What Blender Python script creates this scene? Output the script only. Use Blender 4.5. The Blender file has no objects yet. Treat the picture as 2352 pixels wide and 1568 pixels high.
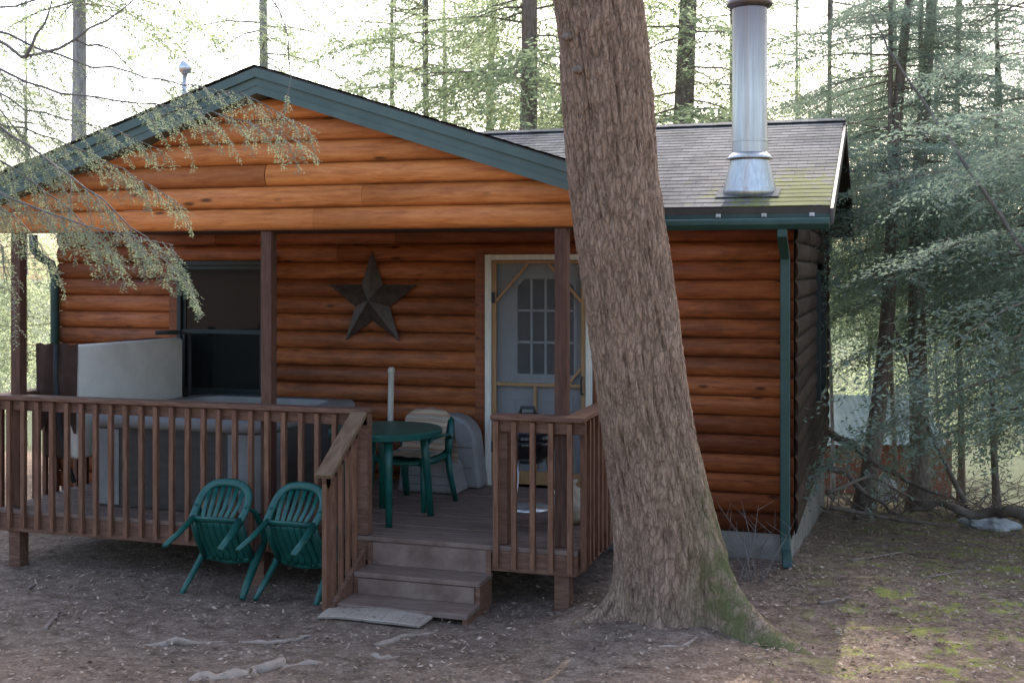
import bpy, math, random
import numpy as np
from mathutils import Vector, Matrix, noise
random.seed(7); rng = np.random.default_rng(7)
S = bpy.context.scene; COL = S.collection
F = 2700.0; HZ = 620.0; TH = math.radians(17.7)
CAM = np.array([2.07, -7.93, 2.40])
FW = np.array([-math.sin(TH), math.cos(TH), 0.0]); RT = np.array([math.cos(TH), math.sin(TH), 0.0])
def pix(px, py, d):
    return CAM + FW*d + RT*((px-1176)/F*d) + np.array([0, 0, -(py-HZ)/F*d])
def on_y(px, py, Y):
    u = (px-1176)/F
    return pix(px, py, (Y-CAM[1])/(math.cos(TH)+u*math.sin(TH)))
def gz(x, y):
    x = np.asarray(x, float); y = np.asarray(y, float)
    z = 0.09*np.clip(-y-0.1, 0, 8) - 0.11*np.clip(y-1.6, 0, 6.4) - 0.165*np.clip(y-8, 0, 12)
    z = z + .012*np.sin(3.1*x+1.3*y) + .010*np.sin(-2.3*x+4.1*y+1) + .006*np.sin(7*x-5*y)
    z = z + 0.10*np.exp(-((x-.6)**2+(y+.15)**2)/.45)
    return z
def gnd(px, py):
    d = 5.0
    for i in range(4000):
        p = pix(px, py, d)
        if p[2] <= float(gz(p[0], p[1])): return p
        d += .01
    return p
LOC = {}
def tag(o, label, cat, group=None, kind=None):
    o['label'] = label; o['category'] = cat
    if group: o['group'] = group
    if kind: o['kind'] = kind
    return o
def thing(name, label, cat, loc=(0, 0, 0), group=None, world=True):
    o = bpy.data.objects.new(name, None); COL.objects.link(o); o.location = loc
    o.empty_display_size = .1
    if world: LOC[o.name] = Vector(loc)
    return tag(o, label, cat, group)
def link(name, me, mat, parent=None):
    o = bpy.data.objects.new(name, me); COL.objects.link(o)
    if mat and len(me.materials) == 0: me.materials.append(mat)
    if parent is not None:
        o.parent = parent
        if parent.name in LOC: o.matrix_parent_inverse = Matrix.Translation(-LOC[parent.name])
    return o
def unit(v):
    v = np.asarray(v, float); n = np.linalg.norm(v); return v/n if n > 1e-9 else v
class MB:
    def __init__(s): s.v = []; s.f = []; s.c = []; s.hc = False
    def add(s, vs, fs, col=None):
        n = len(s.v); s.v.extend([tuple(map(float, p)) for p in vs]); s.f.extend([tuple(i+n for i in f) for f in fs])
        if col is not None: s.hc = True
        s.c.extend(col if col is not None else [(0.5, 0, 0, 1)]*len(vs)); return s
    def box(s, x0, x1, y0, y1, z0, z1):
        vs = [(x, y, z) for x in (x0, x1) for y in (y0, y1) for z in (z0, z1)]
        return s.add(vs, [(0, 1, 3, 2), (4, 6, 7, 5), (0, 4, 5, 1), (2, 3, 7, 6), (0, 2, 6, 4), (1, 5, 7, 3)])
    def bar(s, p0, p1, w, h, up=(0, 0, 1)):
        p0 = np.array(p0, float); p1 = np.array(p1, float); t = unit(p1-p0); up = np.array(up, float)
        a = np.cross(t, up)
        if np.linalg.norm(a) < 1e-4: a = np.cross(t, (0, 1, 0))
        a = unit(a); b = np.cross(a, t); vs = []
        for p in (p0, p1):
            for i, j in ((-1, -1), (1, -1), (1, 1), (-1, 1)): vs.append(p+a*w/2*i+b*h/2*j)
        return s.add(vs, [(0, 1, 2, 3), (7, 6, 5, 4), (0, 4, 5, 1), (1, 5, 6, 2), (2, 6, 7, 3), (3, 7, 4, 0)])
    def tube(s, pts, r, n=8, flat=1.0, up=(0, 0, 1)):
        pts = [np.array(p, float) for p in pts]; m = len(pts)
        if np.isscalar(r): r = [r]*m
        a = None; vs = []
        for i, p in enumerate(pts):
            t = unit(pts[min(i+1, m-1)]-pts[max(i-1, 0)])
            if a is None:
                a = np.cross(t, up)
                if np.linalg.norm(a) < 1e-3: a = np.cross(t, (1, 0, 0))
                a = unit(a)
            else: a = unit(a-t*np.dot(a, t))
            b = np.cross(t, a)
            for k in range(n):
                q = 2*math.pi*k/n; vs.append(p+r[i]*(a*math.cos(q)+b*math.sin(q)*flat))
        fs = []
        for i in range(m-1):
            for k in range(n):
                k2 = (k+1) % n; fs.append((i*n+k, i*n+k2, (i+1)*n+k2, (i+1)*n+k))
        fs.append(tuple(range(n-1, -1, -1))); fs.append(tuple(range((m-1)*n, m*n)))
        return s.add(vs, fs)
    def lathe(s, prof, n=24, c=(0, 0, 0)):
        vs = []
        for r, z in prof:
            for k in range(n):
                q = 2*math.pi*k/n; vs.append((c[0]+r*math.cos(q), c[1]+r*math.sin(q), c[2]+z))
        fs = []
        for i in range(len(prof)-1):
            for k in range(n):
                k2 = (k+1) % n; fs.append((i*n+k, i*n+k2, (i+1)*n+k2, (i+1)*n+k))
        fs.append(tuple(range(n-1, -1, -1))); m = len(prof)-1; fs.append(tuple(range(m*n, m*n+n)))
        return s.add(vs, fs)
    def prism(s, poly, off):
        n = len(poly); off = np.array(off, float); vs = [np.array(p, float) for p in poly]; vs = vs+[p+off for p in vs]
        fs = [tuple(range(n)), tuple(range(2*n-1, n-1, -1))]+[(i, i+n, (i+1) % n+n, (i+1) % n) for i in range(n)]
        return s.add(vs, fs)
    def build(s, name, mat, parent=None, smooth=False, bevel=0):
        me = bpy.data.meshes.new(name); me.from_pydata(s.v, [], s.f)
        if s.hc:
            at = me.color_attributes.new('Col', 'FLOAT_COLOR', 'POINT'); at.data.foreach_set('color', np.array(s.c, dtype=np.float32).ravel())
        if smooth: me.polygons.foreach_set('use_smooth', [True]*len(me.polygons))
        me.update(); o = link(name, me, mat, parent)
        if bevel:
            b = o.modifiers.new('bevel', 'BEVEL'); b.width = bevel; b.segments = 2; b.limit_method = 'ANGLE'
        return o
def quads_mesh(name, Q):
    Q = np.asarray(Q, dtype=np.float32); n = len(Q)
    me = bpy.data.meshes.new(name); me.vertices.add(n*4); me.vertices.foreach_set('co', Q.reshape(-1))
    me.loops.add(n*4); me.loops.foreach_set('vertex_index', np.arange(n*4, dtype=np.int32))
    me.polygons.add(n); me.polygons.foreach_set('loop_start', np.arange(0, n*4, 4, dtype=np.int32))
    try: me.polygons.foreach_set('loop_total', np.full(n, 4, dtype=np.int32))
    except Exception: pass
    me.update(calc_edges=True); me.validate(); return me
# ------------------------------------------------------------------ materials
class NT:
    def __init__(s, name):
        s.m = bpy.data.materials.new(name); s.m.use_nodes = True; s.t = s.m.node_tree; s.b = s.t.nodes['Principled BSDF']
        s.out = s.t.nodes['Material Output']
        s.co = s.n('ShaderNodeTexCoord').outputs['Object']
    def n(s, t, **k):
        x = s.t.nodes.new(t)
        for a, v in k.items(): setattr(x, a, v)
        return x
    def l(s, a, b): s.t.links.new(a, b)
    def put(s, sock, v):
        if isinstance(v, bpy.types.NodeSocket): s.l(v, sock)
        elif isinstance(v, (tuple, list)) and len(v) == 3 and sock.type == 'RGBA': sock.default_value = (*v, 1)
        else: sock.default_value = v
    def map(s, sc, loc=(0, 0, 0), rot=(0, 0, 0), src=None):
        x = s.n('ShaderNodeMapping'); x.inputs['Scale'].default_value = sc; x.inputs['Location'].default_value = loc; x.inputs['Rotation'].default_value = rot
        s.l(src or s.co, x.inputs[0]); return x.outputs[0]
    def noise(s, vec, sc, det=6, rough=.6, dist=0, out=0):
        x = s.n('ShaderNodeTexNoise'); x.inputs['Scale'].default_value = sc; x.inputs['Detail'].default_value = det
        x.inputs['Roughness'].default_value = rough; x.inputs['Distortion'].default_value = dist; s.l(vec, x.inputs['Vector']); return x.outputs[out]
    def vor(s, vec, sc, feat='F1'):
        x = s.n('ShaderNodeTexVoronoi', feature=feat); x.inputs['Scale'].default_value = sc; s.l(vec, x.inputs['Vector']); return x
    def ramp(s, v, els):
        x = s.n('ShaderNodeValToRGB'); e = x.color_ramp.elements
        while len(e) < len(els): e.new(.5)
        for i, (p, c) in enumerate(els):
            e[i].position = p; e[i].color = (*c, 1) if not np.isscalar(c) else (c, c, c, 1)
        s.l(v, x.inputs[0]); return x.outputs[0]
    def mix(s, f, a, b, mode='MIX'):
        x = s.n('ShaderNodeMixRGB', blend_type=mode); s.put(x.inputs[0], f); s.put(x.inputs[1], a); s.put(x.inputs[2], b); return x.outputs[0]
    def math(s, op, a, b=0.0, c=None):
        x = s.n('ShaderNodeMath', operation=op); s.put(x.inputs[0], a); s.put(x.inputs[1], b)
        if c is not None: s.put(x.inputs[2], c)
        return x.outputs[0]
    def attr(s):
        x = s.n('ShaderNodeAttribute', attribute_name='Col'); y = s.n('ShaderNodeSeparateColor'); s.l(x.outputs['Color'], y.inputs[0]); return y.outputs
    def xyz(s):
        x = s.n('ShaderNodeSeparateXYZ'); s.l(s.co, x.inputs[0]); return x.outputs
    def bump(s, h, st=.3, dist=.01):
        x = s.n('ShaderNodeBump'); x.inputs['Strength'].default_value = st; x.inputs['Distance'].default_value = dist
        s.l(h, x.inputs['Height']); s.l(x.outputs[0], s.b.inputs['Normal'])
    def fin(s, col, rough=.7, metal=0.0, spec=.4):
        s.put(s.b.inputs['Base Color'], col); s.put(s.b.inputs['Roughness'], rough); s.put(s.b.inputs['Metallic'], metal)
        s.b.inputs['Specular IOR Level'].default_value = spec; return s.m
def M(name, c1, c2, sc=6, stretch=(1, 1, 1), rough=.6, bump=.2, dist=.004, metal=0.0, spec=.4, lo=.35, hi=.68):
    t = NT(name); n = t.noise(t.map(stretch), sc, 4, .62); t.bump(n, bump, dist)
    return t.fin(t.ramp(n, [(lo, c1), (hi, c2)]), rough, metal, spec)
def log_mat(name, axis, dark, mid, light, gray=0.0, rough=.5, stain=.55, weather=False, spec=.3):
    t = NT(name); st = (.9, 9, 9) if axis == 'x' else (9, .9, 9); kn = (1.6, 5, 5) if axis == 'x' else (5, 1.6, 5)
    g = t.noise(t.map(st), 4, 5, .65, .6); R, G, B = t.attr()[:3]
    col = t.ramp(g, [(.28, dark), (.5, mid), (.72, light)])
    col = t.mix(1.0, col, t.ramp(R, [(0, (.66, .60, .58)), (.5, (1, .95, .92)), (1, (1.22, 1.18, 1.1))]), 'MULTIPLY')
    big = t.noise(t.map((.5, .5, 1.5)), 1.6, 4, .7)
    col = t.mix(t.ramp(big, [(.48, 0.0), (.72, stain)]), col, tuple(c*.5 for c in dark))
    v = t.vor(t.map(kn), 1.5)
    kmask = t.ramp(v.outputs['Distance'], [(.07, 1.0), (.16, .0)])
    sel = t.n('ShaderNodeSeparateColor'); t.l(v.outputs['Color'], sel.inputs[0])
    kmask = t.math('MULTIPLY', kmask, t.ramp(sel.outputs[0], [(.30, 0.0), (.35, .88)]))
    col = t.mix(kmask, col, tuple(c*.16 for c in mid))
    fine = t.noise(t.map((2, 40, 40) if axis == 'x' else (40, 2, 40)), 6, 2)
    col = t.mix(.3, col, t.ramp(fine, [(.3, .6), (.7, 1.1)]), 'MULTIPLY')
    gr = t.ramp(t.math('ADD', G, t.math('MULTIPLY', t.math('SUBTRACT', big, .5), .5)), [(.76, 0.0), (1.0, .8)])
    col = t.mix(gr, col, tuple(c*.40 for c in dark))
    if weather:
        X, Y, Z = t.xyz()[:3]
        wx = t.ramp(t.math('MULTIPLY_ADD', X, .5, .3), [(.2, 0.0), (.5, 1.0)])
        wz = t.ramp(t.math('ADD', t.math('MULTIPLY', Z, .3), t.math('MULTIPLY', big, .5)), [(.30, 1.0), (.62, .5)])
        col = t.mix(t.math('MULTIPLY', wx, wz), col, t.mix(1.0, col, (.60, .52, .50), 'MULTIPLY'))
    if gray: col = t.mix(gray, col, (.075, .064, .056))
    t.bump(g, .3, .005); return t.fin(col, rough, 0, spec)
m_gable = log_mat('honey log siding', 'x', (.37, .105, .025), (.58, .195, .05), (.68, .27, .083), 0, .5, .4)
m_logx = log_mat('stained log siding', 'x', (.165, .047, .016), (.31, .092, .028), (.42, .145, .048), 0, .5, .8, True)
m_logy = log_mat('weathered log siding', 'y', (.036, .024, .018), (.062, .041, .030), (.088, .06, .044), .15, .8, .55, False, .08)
m_deck = M('brown deck stain', (.105, .048, .029), (.19, .10, .066), 5, (1.2, 8, 8), .65, .3, .003, 0, .25)
m_floor = M('worn deck boards', (.125, .08, .06), (.22, .15, .12), 5, (1, 8, 1), .7, .3, .003, 0, .25)
m_baluster = M('baluster stain', (.115, .050, .028), (.215, .104, .062), 5, (10, 10, 1.2), .65, .3, .003, 0, .25)
m_mossrail = M('weathered handrail wood', (.12, .068, .040), (.20, .128, .078), 7, (4, 1, 1), .75, .3, .004, 0, .15)
m_post = M('dark brown post', (.075, .036, .024), (.13, .064, .043), 5, (8, 8, 1), .65, .3, .003, 0, .2)
m_green = M('dark green metal', (.018, .05, .042), (.03, .07, .06), 4, (1, 1, 1), .45, .05, .002)
m_green2 = M('faded green trim', (.062, .098, .086), (.082, .122, .106), 4, (1, 1, 1), .5, .06, .002)
m_dkgreen = M('near black green frame', (.008, .013, .012), (.012, .019, .017), 4, (1, 1, 1), .45, .05, .002)
m_plastic = M('green moulded plastic', (.006, .060, .048), (.010, .088, .070), 9, (1, 1, 1), .36, .04, .002)
m_cream = M('cream door trim', (.48, .45, .38), (.62, .58, .50), 6, (6, 6, 1), .6, .1, .002)
m_pine = M('brown pine', (.23, .12, .048), (.32, .175, .075), 5, (9, 9, 1), .5, .15, .002)
m_doorwhite = M('off white painted door', (.54, .54, .54), (.61, .61, .61), 4, (1, 1, 1), .5, .03, .002)
m_star = M('rusty brown star metal', (.045, .03, .024), (.085, .058, .046), 14, (1, 1, 1), .5, .2, .003, .25)
m_black = M('black enamel', (.008, .008, .009), (.014, .014, .016), 5, (1, 1, 1), .22, .02, .001, 0, .5)
m_rubber = M('black rubber', (.015, .015, .015), (.03, .03, .03), 8, (1, 1, 1), .7)
m_alum = M('grill leg aluminium', (.5, .5, .5), (.66, .66, .66), 8, (1, 1, 1), .35, .05, .001, .9)
m_tub = M('grey brown spa cabinet', (.068, .057, .05), (.095, .08, .07), 3, (1, 1, 4), .7, .05, .002, 0, .08)
m_tublight = M('light grey spa plastic', (.20, .185, .175), (.25, .232, .22), 5, (1, 1, 1), .6, .05, .002, 0, .2)
m_vinyl = M('cream grey vinyl', (.62, .56, .48), (.72, .655, .57), 4, (1, 1, 1), .6, .12, .006, 0, .2)
m_brownvinyl = M('brown vinyl', (.042, .021, .015), (.064, .034, .025), 6, (1, 1, 1), .6, .3, .012, 0, .12)
m_conc = M('concrete', (.15, .13, .11), (.25, .22, .19), 5, (1, 1, 1), .85, .3, .006)
m_rock = M('pale rock', (.30, .29, .29), (.48, .47, .47), 6, (1, 1, 1), .9, .6, .02)
m_cloudwood = M('sunbleached wood', (.38, .33, .26), (.52, .47, .40), 6, (10, 10, 1), .7, .2, .003)
m_dead = M('dead brown wood', (.12, .085, .065), (.23, .175, .14), 9, (1, 1, 1), .8, .5, .01)
m_twig = M('grey twig bark', (.11, .092, .08), (.20, .172, .152), 20, (1, 1, 1), .8, .3, .004)
m_rootm = M('worn root', (.20, .15, .115), (.32, .25, .20), 9, (1, 1, 1), .75, .5, .01)
m_redwall = M('red brown shed wall', (.20, .06, .03), (.30, .10, .055), 4, (8, 8, 1), .7)
m_soffit = M('dark soffit', (.06, .048, .042), (.09, .075, .065), 4)
m_clip = M('gutter clip', (.5, .45, .4), (.65, .6, .55), 8, rough=.5)
m_flash = M('dull grey flashing', (.10, .10, .10), (.15, .15, .15), 8, rough=.9, spec=.1)
def glass_mat():
    t = NT('dark window glass'); n = t.noise(t.co, .8, 2); t.bump(n, .03, .01)
    return t.fin(t.ramp(n, [(.3, (.006, .007, .007)), (.7, (.012, .014, .013))]), .06, 0, .25)
m_glass = glass_mat()
def screen_mat():
    t = NT('insect screen'); tr = t.n('ShaderNodeBsdfTransparent'); mx = t.n('ShaderNodeMixShader')
    t.fin((.12, .12, .12), .7); mx.inputs[0].default_value = .32
    t.l(tr.outputs[0], mx.inputs[1]); t.l(t.b.outputs[0], mx.inputs[2]); t.l(mx.outputs[0], t.out.inputs[0]); return t.m
m_screen = screen_mat()
def shingle_mat(rowh, y0, swap=False):
    t = NT('weathered grey shingles')
    mp = t.map((1, 1, 1), (-y0 if swap else 0, 0 if swap else -y0, 0), (0, 0, 0))
    if swap:
        sx = t.n('ShaderNodeSeparateXYZ'); t.l(mp, sx.inputs[0]); cx = t.n('ShaderNodeCombineXYZ'); t.l(sx.outputs[1], cx.inputs[0]); t.l(sx.outputs[0], cx.inputs[1]); mp = cx.outputs[0]
    b = t.n('ShaderNodeTexBrick'); t.l(mp, b.inputs['Vector']); b.inputs['Scale'].default_value = 1; b.inputs['Brick Width'].default_value = .17
    b.inputs['Row Height'].default_value = rowh; b.inputs['Mortar Size'].default_value = .004; b.inputs['Mortar Smooth'].default_value = .4
    b.inputs['Color1'].default_value = (.095, .092, .095, 1); b.inputs['Color2'].default_value = (.15, .144, .145, 1); b.inputs['Mortar'].default_value = (.055, .052, .052, 1)
    n = t.noise(t.co, 1.6, 5, .65); n2 = t.noise(t.co, 60, 2)
    c = t.mix(.65, b.outputs[0], t.ramp(n, [(.3, .55), (.7, 1.35)]), 'MULTIPLY')
    c = t.mix(.4, c, t.ramp(n2, [(.3, .6), (.7, 1.3)]), 'MULTIPLY')
    X, Y, Z = t.xyz()[:3]
    dx = t.math('SUBTRACT', X, 1.35); dy = t.math('SUBTRACT', Y, 2.15)
    dist = t.math('SQRT', t.math('ADD', t.math('MULTIPLY', dx, dx), t.math('MULTIPLY', t.math('MULTIPLY', dy, dy), .6)))
    mm = t.math('SUBTRACT', t.math('MULTIPLY', t.noise(t.co, 7, 5, .8), 2.1), t.math('ADD', t.math('MULTIPLY', dist, .5), .74))
    c = t.mix(t.ramp(mm, [(.0, 0.0), (.14, .9)]), c, (.12, .13, .04))
    t.bump(n2, .4, .003); return t.fin(c, .9, 0, .2)
def bark_mat(name, dark, mid, light, use_attr=False):
    t = NT(name)
    if not use_attr:
        n = t.noise(t.map((9, 9, 2.2)), 3, 4, .7, .4); c = t.ramp(n, [(.32, dark), (.5, mid), (.7, light)])
        t.bump(n, .7, .015); return t.fin(c, .88, 0, .15)
    n = t.noise(t.map((11, 11, 2.6)), 3, 6, .7, .4); f = t.noise(t.map((34, 34, 14)), 3, 4, .7)
    c = t.ramp(n, [(.30, dark), (.5, mid), (.72, light)])
    c = t.mix(.5, c, t.ramp(f, [(.3, .55), (.7, 1.3)]), 'MULTIPLY')
    R, G, B = t.attr()[:3]
    va = t.n('ShaderNodeVectorMath', operation='ADD'); vs_ = t.n('ShaderNodeVectorMath', operation='SCALE'); t.l(t.noise(t.map((5, 5, 3)), 2, 3, .6, 0, 1), vs_.inputs[0]); vs_.inputs['Scale'].default_value = .10
    t.l(t.co, va.inputs[0]); t.l(vs_.outputs[0], va.inputs[1])
    v = t.vor(t.map((34, 34, 8), src=va.outputs[0]), 1, 'DISTANCE_TO_EDGE').outputs['Distance']
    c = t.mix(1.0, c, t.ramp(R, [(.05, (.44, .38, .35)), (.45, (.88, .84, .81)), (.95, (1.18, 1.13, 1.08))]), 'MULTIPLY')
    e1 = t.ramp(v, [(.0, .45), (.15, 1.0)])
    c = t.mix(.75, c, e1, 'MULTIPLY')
    mo = t.math('MULTIPLY', G, t.ramp(t.noise(t.co, 9, 5, .7), [(.34, .0), (.56, 1.0)]))
    c = t.mix(t.math('MULTIPLY', mo, .88), c, (.105, .112, .04))
    h = t.math('ADD', t.math('ADD', n, t.math('MULTIPLY', f, .6)), e1)
    t.bump(h, .65, .013); return t.fin(c, .88, 0, .12)
m_bark = bark_mat('ridged hemlock bark', (.19, .125, .088), (.285, .196, .143), (.37, .27, .205), True)
m_barkb = bark_mat('mid brown bark', (.12, .088, .068), (.195, .147, .115), (.28, .218, .18))  # the bark's own brown, varied by noise, for other trunks and limbs
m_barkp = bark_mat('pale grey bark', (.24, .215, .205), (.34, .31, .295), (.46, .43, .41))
def leaf_mat(name, dark, light, trans, tf, spec=.2):
    t = NT(name); n = t.noise(t.co, 2.2, 1, .7)
    c = t.ramp(n, [(.35, dark), (.65, light)])
    t.fin(c, .6, 0, spec); tr = t.n('ShaderNodeBsdfTranslucent'); tr.inputs[0].default_value = (*trans, 1)
    mx = t.n('ShaderNodeMixShader'); mx.inputs[0].default_value = tf
    t.l(t.b.outputs[0], mx.inputs[1]); t.l(tr.outputs[0], mx.inputs[2]); t.l(mx.outputs[0], t.out.inputs[0]); return t.m
m_leaf = leaf_mat('hemlock needles', (.11, .145, .085), (.21, .25, .155), (.46, .54, .31), .58)
m_leafg = leaf_mat('grey green hemlock needles', (.11, .148, .125), (.22, .27, .225), (.33, .42, .31), .5)
m_leaff = leaf_mat('near hemlock needles', (.115, .15, .105), (.175, .21, .15), (.28, .33, .20), .42, .06)
def ground_mat():
    t = NT('forest floor'); a = t.noise(t.co, .9, 4, .65); b = t.noise(t.co, 9, 6, .7); c = t.noise(t.co, 55, 3, .7)
    col = t.ramp(b, [(.3, (.10, .067, .047)), (.5, (.185, .130, .097)), (.72, (.29, .217, .167))])
    col = t.mix(.6, col, t.ramp(a, [(.3, .6), (.7, 1.3)]), 'MULTIPLY')
    col = t.mix(.75, col, t.ramp(c, [(.3, .4), (.7, 1.5)]), 'MULTIPLY')
    v = t.vor(t.co, 26); sp = t.n('ShaderNodeSeparateColor'); t.l(v.outputs['Color'], sp.inputs[0])
    lm = t.math('MULTIPLY', t.ramp(v.outputs['Distance'], [(.25, 1.0), (.4, 0.0)]), t.ramp(sp.outputs[0], [(.6, 0.0), (.66, .8)]))
    col = t.mix(lm, col, t.ramp(sp.outputs[1], [(0, (.24, .155, .10)), (.5, (.36, .275, .21)), (1, (.14, .088, .06))]))
    X, Y, Z = t.xyz()[:3]
    right = t.ramp(t.math('MULTIPLY_ADD', X, .2, -.12), [(.12, 0.0), (.30, 1.0)])
    mm = t.math('MULTIPLY', right, t.ramp(t.noise(t.co, 2.3, 8, .82), [(.51, 0.0), (.58, .95)]))
    col = t.mix(mm, col, t.mix(b, (.13, .14, .03), (.30, .31, .08)))
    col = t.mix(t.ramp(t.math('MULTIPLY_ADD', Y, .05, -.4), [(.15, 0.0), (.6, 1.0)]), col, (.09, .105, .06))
    t.bump(t.math('ADD', b, t.math('MULTIPLY', c, .6)), .75, .035); return t.fin(col, .9, 0, .12)
m_ground = ground_mat()
# ------------------------------------------------------------------ world, sun, camera
w = bpy.data.worlds.new('World'); S.world = w; w.use_nodes = True; nt = w.node_tree
sky = nt.nodes.new('ShaderNodeTexSky'); sky.sky_type = 'NISHITA'; sky.sun_disc = False
EL = math.radians(42); AZ = math.radians(-2)
sky.sun_elevation = EL; sky.sun_rotation = AZ; sky.dust_density = 4.0; sky.air_density = 1.0; sky.ozone_density = 1.0
bg = nt.nodes['Background']; nt.links.new(sky.outputs[0], bg.inputs[0]); bg.inputs[1].default_value = .62
sd = Vector((math.sin(AZ)*math.cos(EL), math.cos(AZ)*math.cos(EL), math.sin(EL)))
L = bpy.data.lights.new('Sun', 'SUN'); L.energy = 5.0; L.angle = math.radians(.5); L.color = (1, .94, .84)
lo = bpy.data.objects.new('Sun', L); COL.objects.link(lo); lo.rotation_euler = (-sd).to_track_quat('-Z', 'Y').to_euler(); lo.location = (0, 20, 20)
cd = bpy.data.cameras.new('Camera'); co = bpy.data.objects.new('Camera', cd); COL.objects.link(co); S.camera = co
co.location = CAM; co.rotation_euler = (math.pi/2, 0, TH); cd.sensor_width = 36; cd.lens = F/2352*36; cd.shift_y = -(784-HZ)/2352; cd.clip_end = 2000; cd.clip_start = .05
S.view_settings.view_transform = 'Standard'; S.view_settings.look = 'None'; S.view_settings.exposure = 0
# ------------------------------------------------------------------ ground
def axis_pts(c0, c1, step, far, n=26):
    a = np.arange(c0, c1+step/2, step); e = np.geomspace(step*2, far, n)
    return np.concatenate([(c0-e)[::-1], a, c1+e])
gx = axis_pts(-8, 8, .08, 500); gy = axis_pts(-5, 6, .08, 500)
GX, GY = np.meshgrid(gx, gy); GZ = gz(GX, GY)
near = np.exp(-((GX/9)**2+(GY/8)**2)*2)
vn = np.array([noise.noise((x*2.6, y*2.6, 0))*.035+noise.noise((x*8, y*8, 3))*.012 for x, y in zip(GX.ravel(), GY.ravel())]).reshape(GX.shape)
GZ2 = GZ+vn*near*.7
V = np.stack([GX, GY, GZ2], -1).reshape(-1, 3); nx = len(gx); ny = len(gy)
ii = (np.arange(ny-1)[:, None]*nx+np.arange(nx-1)[None, :]).ravel()
me = bpy.data.meshes.new('ground'); me.from_pydata(V.tolist(), [], np.stack([ii, ii+1, ii+nx+1, ii+nx], -1).tolist())
me.polygons.foreach_set('use_smooth', [True]*len(me.polygons))
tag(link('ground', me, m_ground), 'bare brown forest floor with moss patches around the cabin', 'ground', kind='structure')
# leaf litter
def litter(n, x0, x1, y0, y1, name, label, m, s0, s1):
    x = rng.uniform(x0, x1, n); y = rng.uniform(y0, y1, n)
    k = n//4; x[:k] = rng.uniform(1.2, 6.5, k); y[:k] = rng.uniform(-2.5, 7, k)
    z = gz(x, y)+rng.uniform(.012, .03, n)
    a = rng.uniform(0, 6.28, n); s = rng.uniform(s0, s1, n); ax = np.stack([np.cos(a), np.sin(a), rng.normal(0, .25, n)], -1); bx = np.stack([-np.sin(a), np.cos(a), rng.normal(0, .3, n)], -1)
    c = np.stack([x, y, z], -1); q = np.stack([c-ax*s[:, None], c+bx*s[:, None]*.45, c+ax*s[:, None], c-bx*s[:, None]*.45], 1)
    return tag(link(name, quads_mesh(name, q), m), label, 'fallen leaves', kind='stuff')
def litter_mat():
    t = NT('dry leaf litter'); v = t.vor(t.co, 18); s = t.n('ShaderNodeSeparateColor'); t.l(v.outputs['Color'], s.inputs[0])
    return t.fin(t.ramp(s.outputs[0], [(0, (.09, .058, .038)), (.35, (.19, .13, .09)), (.7, (.27, .195, .145)), (1, (.38, .29, .22))]), .8, 0, .1)
litter(44000, -7, 7, -3.2, 7, 'leaf_litter', 'small dry brown leaves scattered over the forest floor', litter_mat(), .007, .024)
# ------------------------------------------------------------------ cabin
YW = 2.25; X0 = -6.1; X1 = 1.32; YB = 8.0; ZL = .165; CH = .165
cabin = thing('log_cabin', 'small orange log cabin with green trim, gabled porch roof and metal chimney', 'cabin', (-2.4, 5.1, 0))
T = np.linspace(-1, 1, 9)
def logs(mb, a0, a1, z0, h, dep, place):
    cuts = [a0]
    while cuts[-1]+3.6 < a1: cuts.append(cuts[-1]+random.uniform(1.6, 3.4))
    cuts.append(a1)
    for p, q in zip(cuts[:-1], cuts[1:]):
        r = random.random(); q2 = q-.003 if q < a1 else q; vs = []; cs = []; de = dep*random.uniform(.92, 1.08)
        for a in (p, q2):
            for t in T:
                vs.append(place(a, de*math.sqrt(max(0, 1-t*t*.97)), z0+h/2*(1+t*.99))); cs.append((r, abs(t) if t < 0 else t*.93, 0, 1))
        k = len(T); fs = [(i, i+1, k+i+1, k+i) for i in range(k-1)]+[tuple(range(k)), tuple(range(2*k-1, k-1, -1))]
        mb.add(vs, fs, cs)
DOOR = (-1.41, -.41, .40, 2.54); WIN = (-4.65, -3.65, 1.16, 2.49)
mb = MB(); z = ZL
while z < 2.78:
    iv = [(X0, X1)]
    for (a, b, c, d) in (DOOR, WIN):
        if z+CH*.6 > c and z+CH*.4 < d:
            new = []
            for p, q in iv:
                if a > p and b < q: new += [(p, a), (b, q)]
                else: new.append((p, q))
            iv = new
    for p, q in iv: logs(mb, p, q, z, CH, .046, lambda a, o, zz: (a, YW-o, zz))
    z += CH
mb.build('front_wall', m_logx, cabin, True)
mb = MB()
RS = .334; RY = 5.13; RZ = 4.0; EY = 1.9; EZ = 2.92
z = ZL
while z < 3.8:
    p, q = YW+.002, YB
    if z+CH > 2.75:
        hw = (RZ-.13-z-CH/2)/RS; p = max(p, RY-hw); q = min(q, RY+hw)
    iv = [(p, q)]
    if z+CH*.6 > 1.0 and z+CH*.4 < 2.4: iv = [(p, 5.1), (6.4, q)]
    for p, q in iv: logs(mb, p, q, z, CH, .034, lambda a, o, zz: (X1+o, a, zz))
    z += CH
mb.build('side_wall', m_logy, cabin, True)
mb = MB(); z = ZL
while z < 3.8:
    p, q = YW+.06, YB
    if z+CH > 2.75:
        hw = (RZ-.13-z-CH/2)/RS; p = max(p, RY-hw); q = min(q, RY+hw)
    logs(mb, p, q, z, CH, .055, lambda a, o, zz: (X0-o, a, zz))
    if z < 2.78: logs(mb, X0, X1, z, CH, .055, lambda a, o, zz: (a, YB+o, zz))
    z += CH
mb.build('rear_wall', m_logy, cabin, True)
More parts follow.
